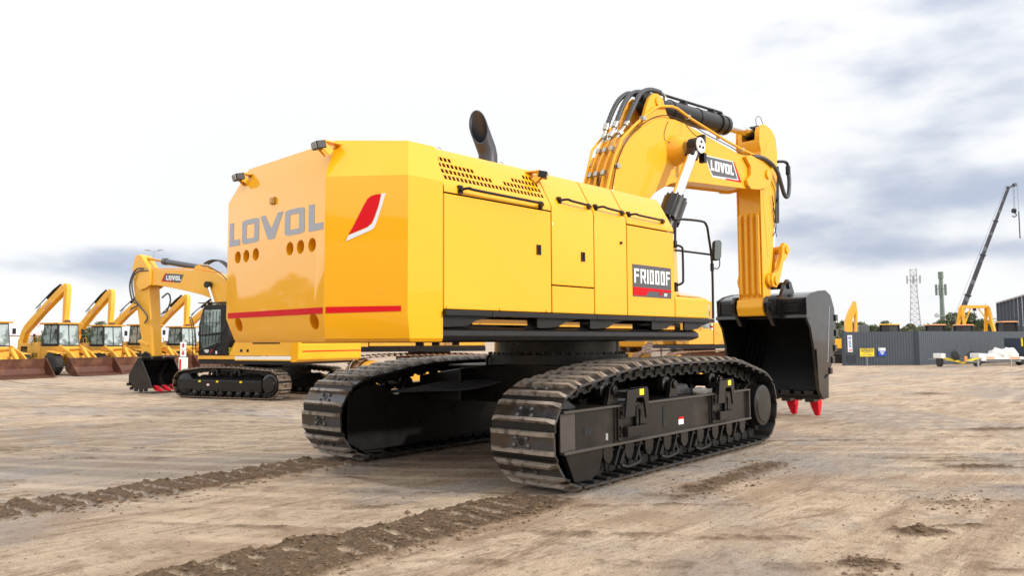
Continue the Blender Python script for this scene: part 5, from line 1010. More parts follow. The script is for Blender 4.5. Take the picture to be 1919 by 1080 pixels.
    for y in (-1.28, 1.24): q.xz([(2.35, .97), (2.30, .45), (2.45, .15), (2.75, .03), (3.42, .02), (3.30, .10), (2.80, .62), (2.50, .97)], y, y + .04)
    q.box(3.30, 3.50, -1.28, 1.28, .015, .045); q.build('loader_bucket', M['rust'], r_, bevel=.01)
    if boom:
        q = MB(); q.box(-3.75, -3.45, -.75, .75, .5, 1.1); q.xz([(-3.95, 1.9), (-3.55, 1.2), (-3.6, .6), (-3.95, .7), (-4.15, 1.5), (-4.1, 2.0)], -.18, .18); q.build('boom_mount', M['yellow_old'], r_, bevel=.02)
        q = MB(); q.xz([(-4.12, 1.75), (-3.85, 1.60), (-3.72, 1.72), (-3.50, 2.30), (-1.9, 3.42), (.02, 4.60), (.08, 4.80), (-.10, 4.98), (-.35, 4.88), (-2.1, 3.76), (-3.60, 2.78), (-3.95, 2.35)], -.15, .15); bo = q.build('boom', M['yellow_far'], r_, bevel=.02)
        q = MB(); q.plate([(-1.75, 3.56), (-1.15, 3.94), (-1.08, 4.08), (-1.68, 3.70)], (0, -.1505, 0), (1, 0, 0), (0, 0, 1), .004); q.build('name_plate', M['silver'], bo)
        q = MB(); q.plate([(-1.71, 3.61), (-1.17, 3.95), (-1.13, 4.03), (-1.67, 3.69)], (0, -.1550, 0), (1, 0, 0), (0, 0, 1), .003); q.build('name_plate_field', M['red'], bo)
        q = MB(); q.tube([(-2.6, -.1, 3.72), (-1.0, -.1, 4.72), (-.5, -.1, 4.95)], .035, 6); q.tube([(-2.9, .1, 3.5), (-2.5, .1, 3.9)], .02, 5); q.cyl((-1.7, 0, 4.25), (-.55, 0, 4.98), .07, n=12); q.build('boom_cylinder', M['black'], bo)
        q = MB(); q.xz([(-.18, 4.98), (.06, 5.04), (.22, 4.94), (.28, 4.72), (.22, 3.7), (.14, 2.9), (-.08, 2.9), (-.08, 3.7), (-.06, 4.5)], -.13, .13); q.build('stick', M['yellow_far'], r_, bevel=.02)
        q = MB(); q.xz([(-.12, 3.0), (.24, 3.0), (.34, 2.86), (-.02, 2.82)][0:4], -.12, .12); q.build('stick_end', M['rust'], r_)
    return r_
L0 = make_loader(); explode_tree(L0); HEAD = R(-75)
gl = 'used backhoe loaders parked in a row'
labs = ['used wheel loader cut off by the photo edge, its wide rusty bucket in front', 'used backhoe loader with the second rusty bucket, its folded boom the tallest from the left', 'used backhoe loader third from the left, just left of the upright excavator stick', 'used backhoe loader mostly hidden behind the second excavator stick', 'used backhoe loader seen between the excavator stick and its black cab', 'used backhoe loader farthest down the row, half hidden by the black cab']
LN = make_loader(False); LN.name = 'wheel_loader'
spots = [(.55, 38.1), (4.1, 39.2), (6.85, 40.5), (9.6, 41.9), (12.5, 43.3), (15.5, 44.8)]
for i, (x, y) in enumerate(spots):
    o = LN if i == 0 else (L0 if i == 1 else copy_tree(L0)); o.location = (x, y, 0); o.rotation_euler.z = HEAD + R((0, 1, -4, 3, -2, 5)[i]); o.scale = ((1, 1, .975, 1.01, .985, 1.0)[i],) * 3; tag(o, labs[i], 'backhoe loader' if i else 'wheel loader', gl if i else None)

# ================================================================== MACHINES SEEN UNDER THE BIG ONE
def old_excavator(name_label, x, y, rz, s=1.):
    r_ = empty('crawler_excavator', (x, y, 0), rz); tag(r_, name_label, 'excavator')
    for sg in (-1, 1):
        yc = sg * 1.25; Pq = hull_path(-1.75, .40, .45, 1.75, .40, .45, [(-1.3, .88), (-.4, .90), (.5, .90), (1.3, .88)]); pts, _ = resample(Pq, 60)
        q = MB()
        for i in range(60):
            a = pts[i]; b_ = pts[(i + 1) % 60]; q.bar((a.x, yc, a.y), (a.x * .45 + b_.x * .55, yc, a.y * .45 + b_.y * .55), .55, .05, up=(0, 1, 0)) if False else q.loft([[(a.x, yc - .28, a.y), (a.x, yc + .28, a.y), (b_.x, yc + .28, b_.y), (b_.x, yc - .28, b_.y)], [(a.x + (a.x - 0) * .03, yc - .28, a.y + (a.y - .45) * .10), (a.x + a.x * .03, yc + .28, a.y + (a.y - .45) * .10), (b_.x, yc + .28, b_.y), (b_.x, yc - .28, b_.y)]])
        ch = q.build('track_chain', M['rusttrack'], r_, smooth=False)
        q = MB(); q.box(-1.6, 1.6, yc - .18, yc + .18, .2, .62)
        for i in range(7): q.cyl((-1.4 + i * .46, yc - .26, .17), (-1.4 + i * .46, yc + .26, .17), .10, n=14)
        q.lathe([(-.2, .2), (-.18, .34), (.18, .34), (.2, .2)], (1.75, yc, .45), (0, 1, 0), 24); q.lathe([(-.2, .2), (-.18, .34), (.18, .34), (.2, .2)], (-1.75, yc, .45), (0, 1, 0), 24); q.build('track_frame', M['yellow_old'], r_, bevel=.01)
    q = MB(); q.box(-.8, .8, -1.0, 1.0, .5, .85); q.cyl((0, 0, .85), (0, 0, 1.0), .6, n=24); q.build('car_body', M['rusttrack'], r_)
    q = MB(); q.box(-2.3, 1.3, -1.35, 1.35, 1.0, 1.14); q.build('swing_frame', M['black'], r_)
    q = MB(); q.box(-1.8, .2, -1.33, 1.33, 1.14, 1.95); q.box(.2, 1.3, -1.33, -.5, 1.14, 1.7); hb_ = q.build('house', M['yellow_old'], r_, bevel=.03)
    q = MB(); q.box(-.9, -.6, 1.332, 1.345, 1.3, 1.7); q.box(-.2, .05, -1.345, -1.332, 1.3, 1.7); q.box(-1.2, -.95, -1.345, -1.332, 1.3, 1.7); q.build('service_label', M['whitepaint'], hb_)
    q = MB(); q.loft([[(-2.4, -1.3, 1.08), (-1.82, -1.34, 1.08), (-1.82, 1.34, 1.08), (-2.4, 1.3, 1.08)], [(-2.5, -1.2, 1.2), (-1.82, -1.34, 1.2), (-1.82, 1.34, 1.2), (-2.5, 1.2, 1.2)], [(-2.45, -1.2, 1.85), (-1.82, -1.34, 1.85), (-1.82, 1.34, 1.85), (-2.45, 1.2, 1.85)]]); q.build('counterweight', M['yellow_old'], r_, bevel=.04)
    q = MB(); q.xz([(.22, 1.15), (1.28, 1.15), (1.28, 2.2), (1.05, 2.75), (.22, 2.75)], .45, 1.33); cq = q.build('cab', M['yellow_old'], r_, bevel=.03); q = MB(); q.xz([(.35, 1.75), (1.2, 1.75), (1.18, 2.2), (1.0, 2.62), (.35, 2.62)], 1.332, 1.34); q.build('cab_window', M['glass'], cq)
    q = MB(); q.xz([(.2, 1.2), (.7, 1.2), (1.7, 2.3), (3.0, 2.5), (4.2, 1.9), (4.2, 2.2), (3.1, 2.95), (1.5, 2.85)], -.2, .2); q.build('boom', M['yellow_old'], r_, bevel=.02)
    q = MB(); q.xz([(4.0, 2.35), (4.3, 2.3), (4.25, 1.6), (3.7, .4), (3.5, .4), (3.8, 1.6)], -.16, .16); q.build('stick', M['yellow_old'], r_, bevel=.02)
    q = MB(); q.xz([(3.4, .5), (3.2, .1), (3.6, .02), (4.2, .05), (4.1, .4), (3.8, .6)], -.5, .5); q.build('bucket', M['rust'], r_, bevel=.02)
    return r_
old_excavator('worn excavator with rusty tracks glimpsed through the gap between the big tracks', 9.6, 14.6, R(-30)).scale = (1.35,) * 3
old_excavator('worn yellow excavator with pale labels and rusty tracks, seen under the big tool box', 25.0, 12.0, R(152)).scale = (1.3,) * 3
T_ = empty('dump_truck', (29.5, 18.7, 0), R(14)); tag(T_, 'yellow articulated truck with two dusty chevron tyres showing above the near track', 'truck')
q = MB(); q.loft([[(-1.4, -.8, 1.35), (1.6, -.8, 1.15), (1.6, .8, 1.15), (-1.4, .8, 1.35)], [(-2.0, -1.25, 2.3), (2.0, -1.25, 2.3), (2.0, 1.25, 2.3), (-2.0, 1.25, 2.3)]]); q.build('dump_body', M['yellow_far'], T_, bevel=.03)
q = MB(); q.box(-1.4, 4.4, -.45, .45, .7, 1.0); q.box(1.8, 2.2, -.8, .8, .8, 1.5); q.build('chassis', M['dkyellow'], T_, bevel=.02)
q = MB(); q.loft([[(2.4, -.9, .9), (4.6, -.9, .9), (4.6, .9, .9), (2.4, .9, .9)], [(2.4, -.9, 1.6), (4.6, -.9, 1.5), (4.6, .9, 1.5), (2.4, .9, 1.6)]]); q.build('hood', M['frame'], T_, bevel=.06)
q = MB(); q.box(2.3, 3.4, -.6, .6, 1.6, 2.6); q.build('cab', M['black'], T_, bevel=.04)
for x in (-.9, 1.0, 5.2):
    for sg in (-1, 1): wheel(T_, x, sg * 1.05, .82, .82, .66, sg, tm=M['tyre_dusty'])

# ================================================================== RIGHT BACKGROUND
def ribbed_fence(a, b_, ht, n):
    a = Vector((*a, 0)); b_ = Vector((*b_, 0)); d_ = (b_ - a).normalized(); nn_ = Vector((-d_.y, d_.x, 0)); Lg = (b_ - a).length; st_ = Lg / n; pts = []
    for i in range(n):
        s0 = i * st_; pts += [(s0, 0), (s0 + st_ * .45, 0), (s0 + st_ * .6, .017), (s0 + st_ * .85, .017)]
    pts.append((Lg, 0)); fr_ = [a + d_ * s_ + nn_ * o_ for s_, o_ in pts]; bk_ = [p + nn_ * .03 for p in fr_][::-1]; poly = fr_ + bk_
    q_ = MB(); c_ = len(poly); q_.loft([[(p.x, p.y, 0) for p in poly], [(p.x, p.y, ht) for p in poly]]); return q_
F0, F1, F2 = (41.9, 11.2), (45.35, 7.75), (62.0, 2.2)
fe = empty('steel_fence', (*F0, 0)); tag(fe, 'charcoal ribbed steel fence with a corner post, closing the yard on the right', 'fence')
def local(o, r_): o.parent = r_; o.matrix_parent_inverse = Matrix.Translation(r_.location).inverted(); return o
local(ribbed_fence(F0, F1, 2.2, 26).build('fence_panel', M['fence'], None, smooth=False), fe)
local(ribbed_fence(F1, F2, 2.22, 84).build('fence_panel', M['fence'], None, smooth=False), fe)
for p in (F0, F1): q = MB(); q.box(p[0] - .12, p[0] + .12, p[1] - .12, p[1] + .12, 0, 2.25); local(q.build('post', M['fence'], None, bevel=.01), fe)
fd = (Vector(F1) - Vector(F0)).normalized(); FU = Vector((fd.x, fd.y, 0)); FV = Vector((0, 0, 1)); fnrm = FU.cross(FV)
def fp(s_, z, o_=.09): p = Vector((*F0, 0)) + FU * s_ + Vector((0, 0, z)); return p + fnrm * o_
bn = empty('wall_sign', fp(.38, 0)); tag(bn, 'tall narrow white sign with blue marks and red ring on the fence', 'sign')
def lb(mb_, name, m_, r_, **k): return local(mb_.build(name, m_, None, **k), r_)
q = MB(); q.plate([(.22, .88), (.52, .88), (.52, 1.98), (.22, 1.98)], fp(0, 0, .02), FU, FV, .03); lb(q, 'sign_board', M['white'], bn)
q = MB(); q.ring([(.37 + .10 * math.cos(R(a)), 1.01 + .08 * math.sin(R(a))) for a in range(0, 360, 30)], [(.37 + .05 * math.cos(R(a)), 1.01 + .04 * math.sin(R(a))) for a in range(0, 360, 30)], fp(0, 0, .051), FU, FV, .004); lb(q, 'sign_ring', M['red'], bn)
q = MB()
q.ring([(.37 + .10 * math.cos(R(a)), 1.80 + .10 * math.sin(R(a))) for a in range(0, 360, 30)], [(.37 + .045 * math.cos(R(a)), 1.80 + .05 * math.sin(R(a))) for a in range(0, 360, 30)], fp(0, 0, .051), FU, FV, .004)
q.plate([(.28, 1.66), (.46, 1.58), (.46, 1.54), (.32, 1.52), (.46, 1.44), (.46, 1.40), (.30, 1.38), (.46, 1.26), (.46, 1.22), (.30, 1.18), (.28, 1.22), (.38, 1.25), (.28, 1.34), (.28, 1.40), (.38, 1.43), (.28, 1.50), (.28, 1.55), (.38, 1.57), (.28, 1.62)], fp(0, 0, .051), FU, FV, .004); lb(q, 'sign_marks', M['blue'], bn)
ca = empty('caution_sign', fp(1.25, 0, .5)); tag(ca, 'yellow caution sign on a thin pole in front of the fence', 'sign')
o_ = fp(1.25, 0, .5); q = MB(); q.cyl(o_ - fnrm * .03, o_ - fnrm * .03 + Vector((0, 0, .75)), .022, n=10); lb(q, 'pole', M['steelgrey'], ca)
q = MB(); q.plate([(-.46, .60), (.46, .60), (.46, 1.12), (-.46, 1.12)], o_, FU, FV, .02); lb(q, 'sign_board', M['signyellow'], ca)
q = MB(); q.plate([(-.40, .90), (.40, .90), (.40, 1.09), (-.40, 1.09)], o_ + fnrm * .021, FU, FV, .004); q.plate([(-.24, .80), (.24, .80), (.24, .83), (-.24, .83)], o_ + fnrm * .021, FU, FV, .003); q.plate([(-.36, .68), (-.12, .68), (-.12, .715), (-.36, .715)], o_ + fnrm * .021, FU, FV, .003); q.plate([(-.06, .68), (.36, .68), (.36, .715), (-.06, .715)], o_ + fnrm * .021, FU, FV, .003); lb(q, 'sign_band', M['charcoal'], ca)
tx = text('CAUTION', .17, o_ + fnrm * .027 + Vector((0, 0, .99)), FU, FV, .003, 'lettering', M['signyellow'], None, bold=.004, sx=1.0); local(tx, ca)
bs = empty('notice_sign', fp(2.45, 0)); tag(bs, 'small notice with white top and blue lower half fixed to the fence', 'sign')
q = MB(); q.plate([(2.22, .62), (2.72, .62), (2.72, .95), (2.22, .95)], fp(0, 0, .02), FU, FV, .03); lb(q, 'sign_board', M['blue'], bs)
q = MB(); q.plate([(2.24, .952), (2.70, .952), (2.70, 1.14), (2.24, 1.14)], fp(0, 0, .02), FU, FV, .03); q.plate([(2.33, .83), (2.62, .83), (2.60, .89), (2.35, .89)], fp(0, 0, .051), FU, FV, .003); q.plate([(2.40, .72), (2.54, .72), (2.54, .78), (2.40, .78)], fp(0, 0, .051), FU, FV, .003); lb(q, 'sign_header', M['white'], bs)
q = MB(); q.plate([(2.29, 1.01), (2.36, 1.01), (2.36, 1.09), (2.29, 1.09)], fp(0, 0, .051), FU, FV, .003); lb(q, 'sign_mark', M['charcoal'], bs)
# trailers
def small_wheel(parent, x, y, r, w, z=None, ax=(0, 1, 0)):
    q_ = MB(); z = r if z is None else z; q_.lathe([(-w / 2, r * .5), (-w / 2, r * .9), (-w * .4, r), (w * .4, r), (w / 2, r * .9), (w / 2, r * .5)], (x, y, z), ax, 20); t_ = q_.build('wheel', M['tyre'], parent); q_ = MB(); q_.cyl(Vector((x, y, z)) - Vector(ax) * w * .4, Vector((x, y, z)) + Vector(ax) * w * .4, r * .5, n=16); q_.build('rim', M['steelgrey'], t_)
TR = empty('boat_trailer', (43.6, 5.0, 0), R(-46)); tag(TR, 'empty low trailer with shallow yellow V shaped beam and spare wheel before the fence', 'trailer')
q = MB(); q.plate([(-1.15, .62), (-1.15, .48), (-.5, .34), (.0, .20), (.5, .32), (1.15, .50), (1.15, .62), (.5, .46), (0, .34), (-.5, .46)], (0, -.3, 0), (1, 0, 0), (0, 0, 1), .05); q.build('cross_beam', M['signyellow'], TR, bevel=.008)
q = MB(); q.box(-.06, .06, -2.0, 1.6, .30, .38); q.box(-1.0, -.94, -.3, 1.6, .42, .48); q.box(.94, 1.0, -.3, 1.6, .42, .48); q.box(-.03, .03, -2.0, -1.9, 0, .5); q.build('frame', M['steelgrey'], TR)
q = MB(); q.box(-1.28, -1.0, -.4, .5, .52, .82); q.box(1.0, 1.28, -.4, .5, .52, .82); q.build('mudguard', M['whitepaint'], TR, bevel=.03)
for x in (-1.14, 1.14): small_wheel(TR, x, .05, .30, .18, ax=(1, 0, 0))
small_wheel(TR, -.42, -.45, .30, .16, z=.70, ax=(1, .3, 0))
q = MB(); q.box(-.14, .02, -.9, -.8, .32, .66); q.build('winch', M['orange'], TR, bevel=.02)
T2 = empty('flat_trailer', (47.35, 3.6, 0), R(-42)); tag(T2, 'white flat trailer loaded with a pale tarpaulin, right of the empty trailer', 'trailer')
q = MB(); q.box(-1.2, 1.25, -.5, .9, .40, .56, 0); q.box(-1.2, -.7, -.51, -.49, .44, .54, 1); q.box(.3, 1.0, -.51, -.49, .44, .54, 1); q.build('bed', [M['whitepaint'], M['orange']], T2, bevel=.01)
q = MB(); q.box(-1.5, -1.22, -.5, .4, .30, .78); q.box(-.9, -.5, -.4, .5, .57, .70); q.build('mudguard', M['whitepaint'], T2, bevel=.03)
for x in (-1.38, 1.4): small_wheel(T2, x, .1, .27, .2, ax=(1, 0, 0))
q = MB(); q.box(.38, .44, -.5, -.44, 0, .4); q.box(-1.1, 1.2, -.3, .8, .25, .36); q.build('prop_stand', M['steelgrey'], T2)
def lump(x, y, z, rx, ry, rz_, seed):
    bmq = bmesh.new(); bmesh.ops.create_icosphere(bmq, subdivisions=3, radius=1); rg = random.Random(seed)
    for v in bmq.verts:
        n_ = .16 * math.sin(v.co.x * 5 + seed) * math.cos(v.co.y * 6 + seed * 2) + .10 * math.sin(v.co.z * 9 + v.co.x * 7); v.co = v.co * (1 + n_ + rg.uniform(-.03, .03)); v.co = Vector((x + v.co.x * rx, y + v.co.y * ry, max(z, z + v.co.z * rz_)))
    vs_ = [v.co[:] for v in bmq.verts]; bmq.verts.index_update(); fs_ = [[v.index for v in f.verts] for f in bmq.faces]; bmq.free(); return vs_, fs_
for lab, a_ in (('pale bundled tarpaulin tied in the middle of the flat trailer', (0, .1, .57, .62, .55, .50, 3)), ('pale bundled tarpaulin on the right end of the flat trailer', (.80, .15, .57, .50, .5, .56, 8))):
    q = MB(); q.add(*lump(*a_)); ob = q.build('tarpaulin_bundle', M['tarp'], None); ob.location = T2.location; ob.rotation_euler = T2.rotation_euler; tag(ob, lab, 'tarpaulin', 'tarpaulin bundles on the trailer')
DK = empty('skip_container', (51.2, 2.6, 0), R(-42)); tag(DK, 'dark ribbed steel bin with a white plate at the right photo edge', 'container')
q = MB(); q.box(-.9, 2.5, -.6, 1.2, .55, 1.75); bn2 = q.build('bin_body', M['shed'], DK, bevel=.02); q = MB()
for i in range(7): q.box(-.85 + i * .5, -.77 + i * .5, -.66, -.6, .58, 1.72)
q.box(-.95, 2.5, -.68, -.55, 1.72, 1.80); q.build('rib', M['fence'], bn2)
q = MB(); q.box(-.15, .25, -.672, -.662, .60, .68); q.build('plate', M['white'], bn2); q = MB(); q.box(-1.0, -.95, -.6, -.5, 1.2, 1.75); q.build('reflector', M['signyellow'], bn2)
for x in (-.9, .2, 1.3): small_wheel(DK, x, -.3, .32, .25, ax=(0, 1, 0))
# machines behind the fence
def field_machine(lab, x, y, rz, roof, body=M['yellow_far']):
    r_ = empty('wheel_loader', (x, y, 0), rz); tag(r_, lab, 'wheel loader', 'machines standing behind the fence')
    q = MB(); q.box(-2.6, -.6, -.8, .8, .9, 1.9); q.box(-.6, 1.6, -.6, .6, .8, 1.5); q.build('body', body, r_, bevel=.06)
    q = MB(); q.loft([[(-.5, -.5, 1.5), (.5, -.5, 1.5), (.5, .5, 1.5), (-.5, .5, 1.5)], [(-.45, -.42, 2.78), (.42, -.42, 2.78), (.42, .42, 2.78), (-.45, .42, 2.78)]]); cq = q.build('cab', M['black'], r_, bevel=.03)
    q = MB()
    for sx in (-.48, .48):
        for sy in (-.46, .46): q.bar((sx, sy, 1.5), (sx * .95, sy * .95, 2.8), .08, .08)
    q.build('cab_pillar', M['black'], cq); q = MB(); q.loft([[(-.62, -.58, 2.78), (.60, -.58, 2.78), (.60, .58, 2.78), (-.62, .58, 2.78)], [(-.5, -.48, 2.86), (.5, -.48, 2.86), (.5, .48, 2.86), (-.5, .48, 2.86)]]); q.build('cab_roof', roof, cq, bevel=.03)
    for wx in (-1.7, 1.2):
        for sg in (-1, 1): small_wheel(r_, wx, sg * .95, .62, .4, ax=(0, 1, 0))
    q = MB(); q.xz([(1.5, 1.2), (2.6, .5), (2.6, .1), (3.4, .02), (3.3, .2), (2.8, .9), (1.6, 1.5)], -1.1, 1.1); q.build('loader_bucket', M['rust'], r_); return r_
field_machine('wheel loader with flat yellow cab roof behind the left part of the fence', 52.4, 11.7, R(150), M['gantry'])
field_machine('wheel loader with orange cab roof below the green telecom mast', 57.4, 9.9, R(140), M['orange'])
field_machine('wheel loader with cab behind the left leg of the yellow gantry', 60.6, 8.7, R(140), M['orange'])
field_machine('wheel loader with orange cab roof in front of the dark slatted shed', 65.2, 6.6, R(130), M['orange']).scale = (1.12, 1.12, 1.10)
YX = empty('crawler_excavator', (48.15, 13.4, 0), R(-46)); tag(YX, 'pale yellow excavator with raised folded boom behind the left end of the fence', 'excavator')
q = MB(); q.box(-1.7, 1.4, -1.2, 1.2, 1.05, 1.75); q.build('house', M['gantry'], YX, bevel=.05); q = MB(); q.box(-1.8, 1.8, -1.4, -.85, .0, .8); q.box(-1.8, 1.8, .85, 1.4, .0, .8); q.build('track', M['black'], YX, bevel=.2, seg=4)
q = MB(); q.box(-.6, .6, -.6, .6, .7, 1.06); q.build('car_body', M['black'], YX)
q = MB(); q.box(1.0, 1.75, -.1, .8, 1.3, 2.75); q.build('cab', M['glass_dark'], YX, bevel=.05)
q = MB(); q.xz([(.0, 1.6), (.42, 1.6), (.46, 3.1), (.72, 3.7), (.82, 4.40), (.70, 4.5), (.30, 3.8), (.0, 3.0)], -.2, .2); q.build('boom', M['yellow_far'], YX, bevel=.02)
q = MB(); q.xz([(.66, 4.52), (.80, 4.48), (.90, 3.6), (.80, 2.2), (.66, 2.2), (.72, 3.6)], -.14, .14); q.build('stick', M['yellow_far'], YX, bevel=.02)
# gantry
GN = empty('gantry_frame', (76.4, 11.4, 0), R(-44)); tag(GN, 'yellow steel gantry frame with splayed legs rising above the fence', 'gantry')
q = MB(); q.bar((-1.35, 0, 4.85), (1.35, 0, 4.85), .35, .28); q.build('beam', M['gantry'], GN, bevel=.01)
for sx in (-1, 1):
    for sy in (-1, 1): q = MB(); q.bar((sx * 1.28, sy * .15, 4.8), (sx * 1.62, sy * 1.1, 0), .26, .26); q.build('leg', M['gantry'], GN, bevel=.01)
    q = MB(); q.bar((sx * 1.5, -.75, 1.9), (sx * 1.5, .75, 1.9), .1, .1); q.bar((sx * .4, 0, 4.7), (sx * 1.45, -.4, 2.8), .10, .10); q.build('brace', M['gantry'], GN)
q = MB(); q.bar((0, 0, 4.7), (0, 0, 4.45), .3, .2); q.tube([(0, 0, 4.5), (0, 0, 4.0)], .03, 5); q.tube(spline([(0, 0, 4.0), (.12, 0, 3.9), (.05, 0, 3.78), (-.08, 0, 3.86)], 4), .035, 6); q.build('hoist', M['black'], GN)
# crane
CR = empty('mobile_crane', (91.2, 17.5, 0)); tag(CR, 'mobile crane with a long dark telescopic boom slanting up to the right', 'crane')
def cl_(p): return (p[0] - 91.2, p[1] - 17.5, p[2])
b0 = Vector(cl_((91.4, 17.4, 1.4))); b1 = Vector(cl_((96.8, 11.8, 19.8))); bd = (b1 - b0)
for k, (u0, u1, w_) in enumerate(((0, .30, .46), (.29, .56, .40), (.55, .78, .34), (.77, 1.0, .28))):
    q = MB(); q.bar(b0 + bd * u0, b0 + bd * u1, w_ * .8, w_); q.bar(b0 + bd * (u1 - .008), b0 + bd * u1, w_ * 1.15, w_ * 1.3); q.build('boom_section', M['crane'], CR, bevel=.01)
q = MB(); q.bar(b1 - bd * .01, b1 + Vector((.55, -.55, .3)), .25, .2); q.cyl(b1 + Vector((.45, -.65, .25)), b1 + Vector((.6, -.4, .25)), .22, n=14); q.build('boom_head', M['crane'], CR)
h1_ = b1 + Vector((.3, -.35, 0)); h2_ = b1 + Vector((.72, -.75, .2)); q = MB(); q.tube([h1_, h1_ + Vector((0, 0, -2.9))], .02, 4); q.tube([h1_ + Vector((.12, -.12, 0)), h1_ + Vector((.10, -.10, -2.9))], .02, 4); q.tube([h2_, h2_ + Vector((0, 0, -6.5))], .018, 4); q.tube([b0 + bd * .1 + Vector((-.4, .4, .3)), b1 + Vector((-.2, .2, .2))], .015, 4); q.build('rope', M['crane'], CR)
q = MB(); q.cyl(h1_ + Vector((-.1, .1, -2.9)), h1_ + Vector((.1, -.1, -2.9)), .28, n=16); q.tube(spline([h1_ + Vector((0, 0, -3.1)), h1_ + Vector((.2, -.2, -3.4)), h1_ + Vector((0, 0, -3.65)), h1_ + Vector((-.15, .15, -3.45))], 4), .06, 6); q.cyl(h2_ + Vector((0, 0, -3.2)), h2_ + Vector((0, 0, -6.4)), .06, n=8); q.build('hook_block', M['black'], CR)
q = MB(); q.box(-3, 3, -1.2, 1.2, .6, 1.5); q.box(-1.2, 1.2, -1.1, 1.1, 1.5, 2.3); q.build('carrier', M['crane'], CR, bevel=.05)
for x in (-2.3, -1.2, 1.2, 2.3):
    for sg in (-1, 1): small_wheel(CR, x, sg * 1.1, .5, .35)
# telecom towers
LT = empty('lattice_tower', (153.8, 39.1, 0), R(20)); tag(LT, 'thin grey lattice telecom tower with panel antennas at the top', 'tower')
q = MB(); nlev = 12; HT = 15.6
def lw(z): return 1.15 - .60 * min(z / 11, 1)
for sx, sy in ((-1, -1), (1, -1), (1, 1), (-1, 1)): q.tube([(sx * lw(z), sy * lw(z), z) for z in (0, 4, 8, 11, HT)], .055, 4)
for i in range(nlev + 2):
    z0 = i * 1.1; z1 = z0 + 1.1; w0, w1 = lw(z0), lw(z1); cs = [(-1, -1), (1, -1), (1, 1), (-1, 1)]
    for j in range(4):
        a, b_ = cs[j], cs[(j + 1) % 4]; q.tube([(a[0] * w0, a[1] * w0, z0), (b_[0] * w1, b_[1] * w1, z1)], .035, 4); q.tube([(b_[0] * w0, b_[1] * w0, z0), (a[0] * w1, a[1] * w1, z1)], .03, 4); q.tube([(a[0] * w1, a[1] * w1, z1), (b_[0] * w1, b_[1] * w1, z1)], .035, 4)
q.build('mast', M['steelgrey'], LT, smooth=False)
for i in range(6):
    a = i * math.pi / 3; q = MB(); q.bar((1.3 * math.cos(a), 1.3 * math.sin(a), 12.7), (1.3 * math.cos(a), 1.3 * math.sin(a), 14.2), .22, .12); q.tube([(0, 0, 13.4), (1.3 * math.cos(a), 1.3 * math.sin(a), 13.4)], .05, 4); q.build('antenna', M['steelgrey'], LT)
MP = empty('telecom_mast', (124.2, 26.6, 0)); tag(MP, 'green grey telecom pole with clustered antennas and a small dish', 'mast')
q = MB(); q.cyl((0, 0, 0), (0, 0, 6.6), .42, .34, n=20); q.cyl((0, 0, 6.6), (0, 0, 12.2), .32, .28, n=20); q.cyl((0, 0, 11.2), (0, 0, 12.3), .38, n=20); q.build('pole', M['green_pole'], MP)
for i in range(5):
    a = i * 2 * math.pi / 5 + .6; q = MB(); q.bar((.7 * math.cos(a), .7 * math.sin(a), 8.6), (.7 * math.cos(a), .7 * math.sin(a), 10.3), .3, .18); q.tube([(0, 0, 9.6), (.7 * math.cos(a), .7 * math.sin(a), 9.6)], .05, 4); q.build('antenna', M['green_pole'], MP)
q = MB(); q.cyl((-.9, .6, 5.4), (-1.0, .5, 5.4), .35, n=16); q.tube([(-1.0, .7, 5.3), (1.0, -.7, 5.3)], .06, 4); q.box(-.6, .6, -.6, .6, 5.2, 5.35); q.build('dish', M['steelgrey'], MP)
q = MB(); q.cyl((0, 0, 0), (0, 0, 7.5), .04, n=6); o = q.build('whip_antenna', M['steelgrey']); o.location = (133, 22.5, 0); tag(o, 'very thin bare antenna rod between the green mast and the gantry', 'antenna')
# slatted shed
SH = empty('slatted_shed', (83.8, 10.9, 0)); tag(SH, 'dark navy shed with vertical slatted wall rising to the right edge', 'shed')
s0 = Vector((0, 0, 0)); s1 = Vector((-16.5, -5.6, 0)); sd_ = (s1 - s0); sn = Vector((sd_.y, -sd_.x, 0)).normalized() * -1
for i in range(9):
    p = s0 + sd_ * (i / 8); q = MB(); q.bar((p.x, p.y, 0), (p.x, p.y, 5.40), .27, .27, up=sn); q.build('slat', M['shed'], SH)
q = MB(); q.bar(s0 + Vector((0, 0, 5.45)), s1 + Vector((0, 0, 5.45)), .3, .12); q.build('eave', M['steelgrey'], SH)

# ================================================================== LEFT BACKGROUND
def sheet_roof(x, y, r_, h0, h1, rz, lab):
    e = empty('pyramid_roof_building', (x, y, 0), rz); tag(e, lab, 'building'); q = MB(); q.box(-r_ * .9, r_ * .9, -r_ * .9, r_ * .9, 0, h0); q.build('wall', M['whitepaint'], e)
    q = MB(); q.add([(-r_, -r_, h0), (r_, -r_, h0), (r_, r_, h0), (-r_, r_, h0), (0, 0, h1)], [(0, 1, 4), (1, 2, 4), (2, 3, 4), (3, 0, 4), (3, 2, 1, 0)]); q.build('roof', M['tent'], e)
sheet_roof(14.2, 98, 3.4, 2.7, 6.0, R(30), 'building with a pale pyramid roof at the far left behind the loaders'); sheet_roof(22.5, 112, 3.4, 2.6, 5.9, R(20), 'farther building with a pale pyramid roof behind the first loader boom')
LP = empty('street_lamp', (22.3, 74.8, 0), R(-45)); tag(LP, 'tall twin arm street lamp behind the second excavator', 'street lamp')
q = MB(); q.cyl((0, 0, 0), (0, 0, 11.4), .12, .07, n=10); q.build('pole', M['steelgrey'], LP)
for s_ in (-1, 1):
    q = MB(); q.bar((0, 0, 11.35), (s_ * .9, 0, 11.5), .07, .05); q.box(*sorted((s_ * .45, s_ * .95)), -.1, .1, 11.45, 11.55); q.build('lamp_head', M['steelgrey'], LP)
